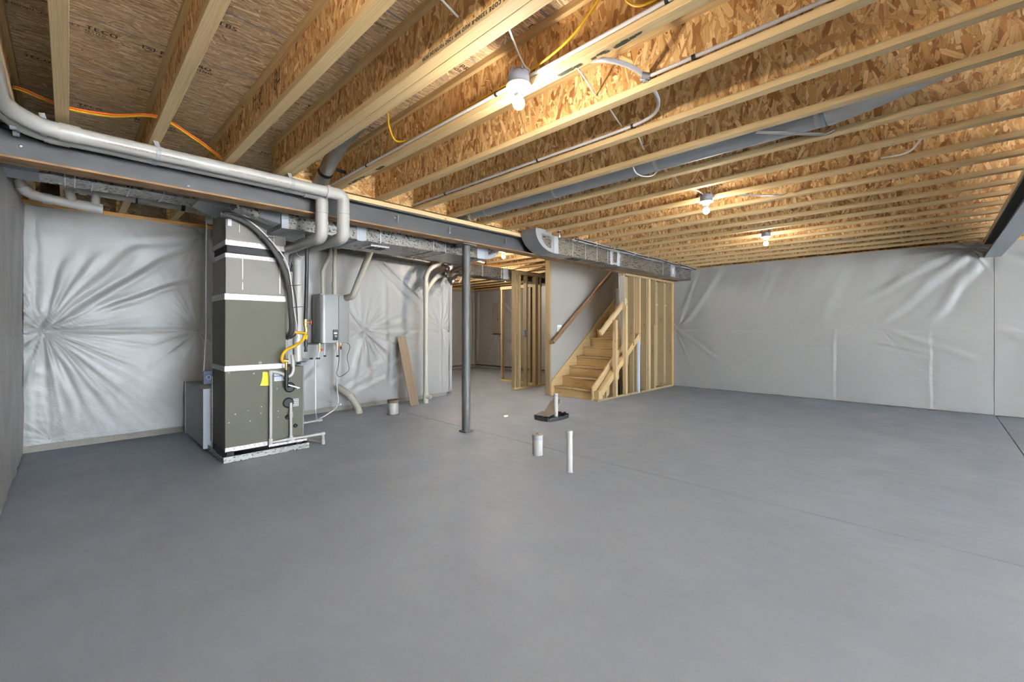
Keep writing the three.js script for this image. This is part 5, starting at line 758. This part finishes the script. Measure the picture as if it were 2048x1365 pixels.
// ---------------------------------------------------------------- stairs
const R0 = 6.113, RUN = 0.2315, RY = 0.1705, Y1 = 0.166, ZL = -4.95, ZRt = -4.035;
{
  const t = thing('staircase', 'yellow pine basement stairs going up beside white wall', 'stairs', [7.1, 0, (ZL + ZRt) / 2]); const c = t.position; const q = (a, b, d, e, f, g, o) => lo(a - c.x, b - c.x, d, e, f - c.z, g - c.z, o);
  for (let k = 0; k < 9; k++) {
    const x = R0 + RUN * k, y = Y1 + RY * k;
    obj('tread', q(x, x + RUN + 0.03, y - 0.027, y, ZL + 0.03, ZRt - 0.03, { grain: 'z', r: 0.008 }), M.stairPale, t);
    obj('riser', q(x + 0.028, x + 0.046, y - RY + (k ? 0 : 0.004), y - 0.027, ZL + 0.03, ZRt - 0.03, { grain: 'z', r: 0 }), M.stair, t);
  }
  const x9 = R0 + RUN * 9, y9 = Y1 + RY * 9;
  tag(obj('riser', q(x9 + 0.028, x9 + 0.046, y9 - RY, y9 - 0.002, ZL + 0.03, ZRt - 0.03, { grain: 'z', r: 0 }), M.trim, t), 'white top riser');
  const skirt = (z0, z1, lift) => { const s = new THREE.Shape(), sl = RY / RUN; s.moveTo(R0 - 0.06, 0); s.lineTo(R0 - 0.06, 0.16 + lift); s.lineTo(x9 + 0.03, 0.16 + lift + sl * (x9 + 0.09 - R0)); s.lineTo(x9 + 0.03, y9 - 0.4); s.lineTo(R0 + 0.36, 0); s.closePath(); const g = new THREE.ExtrudeGeometry(s, { depth: z1 - z0, bevelEnabled: false }); const u = boxUV(g, 'x'); u.translate(-c.x, 0, z0 - c.z); return u; };
  obj('stringer', skirt(ZL + 0.004, ZL + 0.03, 0.08), M.stairPale, t);
  obj('stringer', skirt(ZRt - 0.03, ZRt - 0.004, 0.07), M.stairPale, t);
  // landing
  const xl = x9 + 0.046; const l = thing('stair_landing', 'upper stair landing in front of warm lit wall', 'landing', [(xl + 8.94) / 2, 1.62, (ZL + ZRt) / 2]);
  obj('deck', lo(xl - l.position.x, 8.94 - l.position.x, y9 - 0.03 - 1.62, y9 - 1.62, ZL - c.z, ZRt + 0.0 - c.z, { grain: 'z' }), M.stairPale, l);
  obj('joist_skirt', lo(xl - l.position.x, xl + 0.04 - l.position.x, y9 - 0.2 - 1.62, y9 - 0.031 - 1.62, ZL + 0.02 - c.z, ZRt - 0.02 - c.z), M.stud, l);
}
{ // white finished wall along the stairs and the stairwell above
  const wst = new THREE.Group(); wst.name = 'wall_stair'; wst.userData = { kind: 'structure', label: 'white finished drywall along the stairs' }; scene.add(wst);
  obj('drywall_panel', lo(6.09, 8.94, 0.0, 4.9, ZL - 0.013, ZL, { r: 0 }), M.drywall, wst);
  obj('end_stud', lo(6.05, 6.09, 0.0, 2.43, ZL - 0.11, ZL - 0.002), M.stud, wst);
  obj('stud', lo(6.1, 6.14, 0, 2.43, ZL - 0.11, ZL - 0.014), M.stud, wst); obj('stud', lo(6.5, 6.54, 0, 2.43, ZL - 0.11, ZL - 0.014), M.stud, wst); obj('stud', lo(6.94, 6.98, 0, 2.43, ZL - 0.11, ZL - 0.014), M.stud, wst);
  obj('top_plate', lo(6.05, 8.94, 2.43, 2.438, ZL - 0.11, ZL - 0.014), M.stud, wst);
  const sh = new THREE.Group(); sh.name = 'wall_stairwell'; sh.userData = { kind: 'structure', label: 'warm lit drywall closing the top of the stairwell' }; scene.add(sh);
  obj('end_panel', lo(8.86, 8.88, 1.6, 4.9, ZL - 0.1, ZRt + 0.1, { r: 0 }), M.drywall, sh);
  obj('side_panel', [lo(5.98, 8.94, 2.44, 4.9, -4.058, -4.045, { r: 0 }), lo(6.9, 8.94, 1.2, 2.44, -4.058, -4.062 + 0.012, { r: 0 })], M.drywall, sh);
  obj('head_panel', lo(5.98, 6.0, 2.74, 4.9, ZL - 0.1, -4.04, { r: 0 }), M.drywall, sh);
  obj('top_panel', lo(5.98, 8.94, 4.9, 4.92, ZL - 0.1, -3.95, { r: 0 }), M.drywall, sh);
  struct('trim_1', [lo(8.845, 8.86, 1.70, 1.80, ZL, ZRt)], M.trim, 'white baseboard at the top landing');
  struct('trim_2', [lo(8.30, 8.42, 1.70, 2.06, ZL, ZL + 0.05), lo(8.31, 8.33, 1.72, 2.05, ZL + 0.05, ZL + 0.06), lo(8.35, 8.37, 1.72, 2.05, ZL + 0.05, ZL + 0.06), lo(8.39, 8.41, 1.72, 2.05, ZL + 0.05, ZL + 0.06), lo(8.29, 8.43, 2.06, 2.08, ZL, ZL + 0.06)], M.trim, 'fluted white trim post at the top landing');
  const lamp = thing('ceiling_lamp', 'flush warm ceiling lamp over the upper landing', 'lamp', [7.9, 4.78, -4.5]);
  obj('base', disc([[0, 0.118], [0.12, 0.118], [0.12, 0.09], [0, 0.09]], 28), M.trim, lamp); obj('shade', disc([[0.11, 0.09], [0.1, 0.04], [0.06, 0.01], [0, 0.0]], 28), M.glow, lamp);
  const pl = new THREE.PointLight(new THREE.Color(1, 0.84, 0.64), 3.2, 0, 2); pl.castShadow = true; pl.position.set(0, -0.08, 0); pl.shadow.radius = 4; lamp.add(pl);
}
{ const t = thing('handrail', 'brown wooden handrail on the white stair wall', 'handrail', [7.0, 1.5, -4.87]); const c = t.position, a = V(6.03, 0.955, -4.87).sub(c), b = V(8.25, 2.575, -4.87).sub(c);
  obj('rail', [bar(a, b, 0.055, 0.065, V(0, 1, 0), { r: 0.014 }), bar(a, a.clone().add(V(0.0, 0, -0.06)), 0.06, 0.06)], M.rail, t);
  for (const u of [0.035, 0.36, 0.62, 0.86]) { const p = a.clone().lerp(b, u); obj('bracket', [rod(p.clone().add(V(0, -0.03, 0)), p.clone().add(V(0, -0.07, -0.02)), 0.008), rod(p.clone().add(V(0, -0.07, -0.02)), p.clone().add(V(0, -0.075, -0.078)), 0.008)], M.iron, t); } }
{ const t = thing('light_switch', 'white double switch plate on the stair wall', 'switch', [6.32, 1.14, ZL + 0.002]); obj('plate', bx(0.13, 0.13, 0.006, 0, 0.065, 0.003, { r: 0.002 }), M.white, t); for (const x of [-0.026, 0.026]) obj('toggle', bx(0.028, 0.065, 0.008, x, 0.065, 0.007, { r: 0.002 }), M.trim, t); }
{ // sloped knee wall in front of the stairs
  const t = thing('knee_wall', 'low sloped stud wall along the open side of the stairs', 'framing', [6.75, 0, -3.98]); const c = t.position, sl = RY / RUN, z0 = -4.03, z1 = -3.94, L = (x0, x1, y0, y1, o) => lo(x0 - c.x, x1 - c.x, y0, y1, z0 - c.z, z1 - c.z, o);
  obj('bottom_plate', L(6.06, 7.44, 0, 0.036, { grain: 'x' }), M.stud, t);
  obj('end_block', L(6.08, 6.2, 0.036, 0.17), M.stairPale, t);
  const tp = (x) => 0.165 + (x - 6.14) * sl * 0.985;
  tag(obj('sloped_plate', bar(V(6.16, 0.1 + 0.02, 0).sub(V(c.x, 0, 0)), V(7.46, tp(7.46) - 0.045, 0).sub(V(c.x, 0, 0)), 0.09, 0.10, V(0, 1, 0)), M.stairPale, t), 'pale sloped top plate');
  for (const x of [6.225, 6.30]) obj('stud', L(x, x + 0.036, 0.036, tp(x) - 0.06), M.stud, t);
  for (const x of [6.56, 6.93, 7.21, 7.34]) { const s = L(x, x + 0.036, 0.036, tp(x) - 0.07); obj('stud', s, M.stud, t); }
  obj('blue_post', at(disc([[0, 0], [0.036, 0], [0.036, 1.0], [0, 1.0]], 20), 7.45 - c.x + 0.02, 0.0, 0.0), M.postBlue, t);
}
{ const t = thing('guard_rail', 'rough pine guard rail on two posts beside the stairs', 'railing', [6.8, 0, -3.945]); const c = t.position;
  obj('post', lo(6.53 - c.x, 6.585 - c.x, 0.036, 1.35, -0.012, 0.06), M.studPale, t); obj('post', lo(6.86 - c.x, 6.92 - c.x, 0.036, 1.62, -0.012, 0.06), M.studPale, t);
  obj('rail', bar(V(6.18 - c.x, 1.12, -0.03), V(7.02 - c.x, 1.72, -0.03), 0.038, 0.085), M.studPale, t); }
{ // stud wall under the beam beside the stairs
  const t = thing('stud_wall', 'tall stud wall under the beam between stairs and insulated wall', 'framing', [8.1, 0, -3.99]); const c = t.position, z1 = -3.92, z0 = -4.045, L = (x0, x1, y0, y1, o) => lo(x0 - c.x, x1 - c.x, y0, y1, z0 - c.z, z1 - c.z, o);
  obj('bottom_plate', L(7.5, 8.89, 0, 0.036, { grain: 'x' }), M.stud, t); obj('top_plate', L(6.92, 8.89, 2.152, 2.188, { grain: 'x' }), M.stud, t);
  for (const x of [7.68, 8.045, 8.415, 8.79]) obj('stud', L(x, x + 0.036, 0.036, 2.152), M.stud, t);
  tag(obj('stud', L(7.77, 7.86, 0.036, 2.152), M.studPale, t), 'pale wide stud'); obj('stud', L(8.845, 8.885, 0.036, 2.152), M.orangeWood, t); obj('stud', L(8.005, 8.043, 0.036, 1.28), M.stud, t);
  for (const x of [7.195, 7.42]) obj('stud', L(x, x + 0.036, (x - 6.14) * 0.725 + 0.13, 2.152), x < 7.3 ? M.stud : M.studPale, t);
  tag(obj('drywall_edge', lo(6.90 - c.x, 6.93 - c.x, 1.2, 2.15, z0 - c.z - 0.0, z1 - c.z - 0.02), M.drywall, t), 'white drywall edge'); obj('backing_panel', lo(6.93 - c.x, 8.86 - c.x, 0.04, 2.15, z0 - 0.014 - c.z, z0 - 0.002 - c.z, { r: 0 }), M.stud, t); }
{ // bathroom framing in the back room
  const t = thing('partition_frame', 'open pine partition framing in front of the back room', 'framing', [6.6, 0, -5.95]); const c = t.position, z1 = 0.045, z0 = -0.045, L = (x0, x1, y0, y1, o) => lo(x0 - c.x, x1 - c.x, y0, y1, z0, z1, o);
  obj('bottom_plate', L(6.13, 7.05, 0, 0.036, { grain: 'x' }), M.treated, t); obj('top_plate', L(6.13, 7.3, 2.28, 2.352, { grain: 'x' }), M.stud, t);
  for (const x of [6.13, 6.215, 6.47, 6.75, 6.79]) obj('stud', L(x, x + 0.04, 0.036, 2.28), M.stud, t);
  tag(obj('stud', lo(6.29 - c.x, 6.33 - c.x, 0.036, 2.28, -0.07, 0.02), M.treated, t), 'greenish stud'); obj('stud', lo(6.95 - c.x, 6.99 - c.x, 0.036, 2.28, -0.09, 0.0), M.stud, t);
  tag(obj('outlet_box', bx(0.09, 0.11, 0.06, 6.44 - c.x, 1.115, 0.03, { r: 0.006 }), M.blueBox, t), 'grey electrical box');
  const r = thing('partition_frame', 'second run of partition framing turning behind the first', 'framing', [7.03, 0, -6.6]);
  obj('bottom_plate', lo(-0.045, 0.045, 0, 0.036, -0.6, 0.59, { grain: 'z' }), M.treated, r); obj('top_plate', lo(-0.045, 0.045, 2.1, 2.172, -0.6, 0.59, { grain: 'z' }), M.stud, r); for (const z of [-0.58, -0.1, 0.3]) obj('stud', lo(-0.045, 0.045, 0.036, 2.1, z, z + 0.04), M.stud, r); }
{ const t = thing('electrical_panel', 'tall tan electrical panel on the back room insulation', 'electrical panel', [8.86, 1.06, -9.26]); obj('cover', lo(-0.05, 0.02, 0, 0.92, -0.17, 0.17, { r: 0.006 }), M.panelTan, t); obj('door', lo(-0.058, -0.05, 0.06, 0.86, -0.13, 0.13, { r: 0.003 }), M.panelTan, t); obj('latch', bx(0.006, 0.04, 0.03, -0.06, 0.42, 0.09), M.black, t); }
{ const t = thing('conduit_stub', 'white pipe with black caps hung under the back room joists', 'pipe', [4.75, 2.36, -5.6]); obj('pipe', rod([-0.35, 0.02, 0.1], [0.35, 0.0, -0.05], 0.022), M.pvc, t); obj('end_cap', [rod([-0.37, 0.02, 0.105], [-0.33, 0.019, 0.096], 0.026), rod([0.33, 0.0, -0.046], [0.37, 0, -0.054], 0.026)], M.black, t); }
{ const t = thing('threaded_rod', 'short hanger fitting above the rounded duct end', 'fitting', [4.62, 2.42, -3.62]); obj('stem', disc([[0, 0], [0.022, 0], [0.02, 0.05], [0.012, 0.055], [0.012, 0.09], [0.018, 0.1], [0.016, 0.13], [0, 0.13]], 16), M.seam, t); obj('clip', bx(0.03, 0.02, 0.03, 0, 0.085, 0), M.iron, t); }

renderer.render(scene, camera);
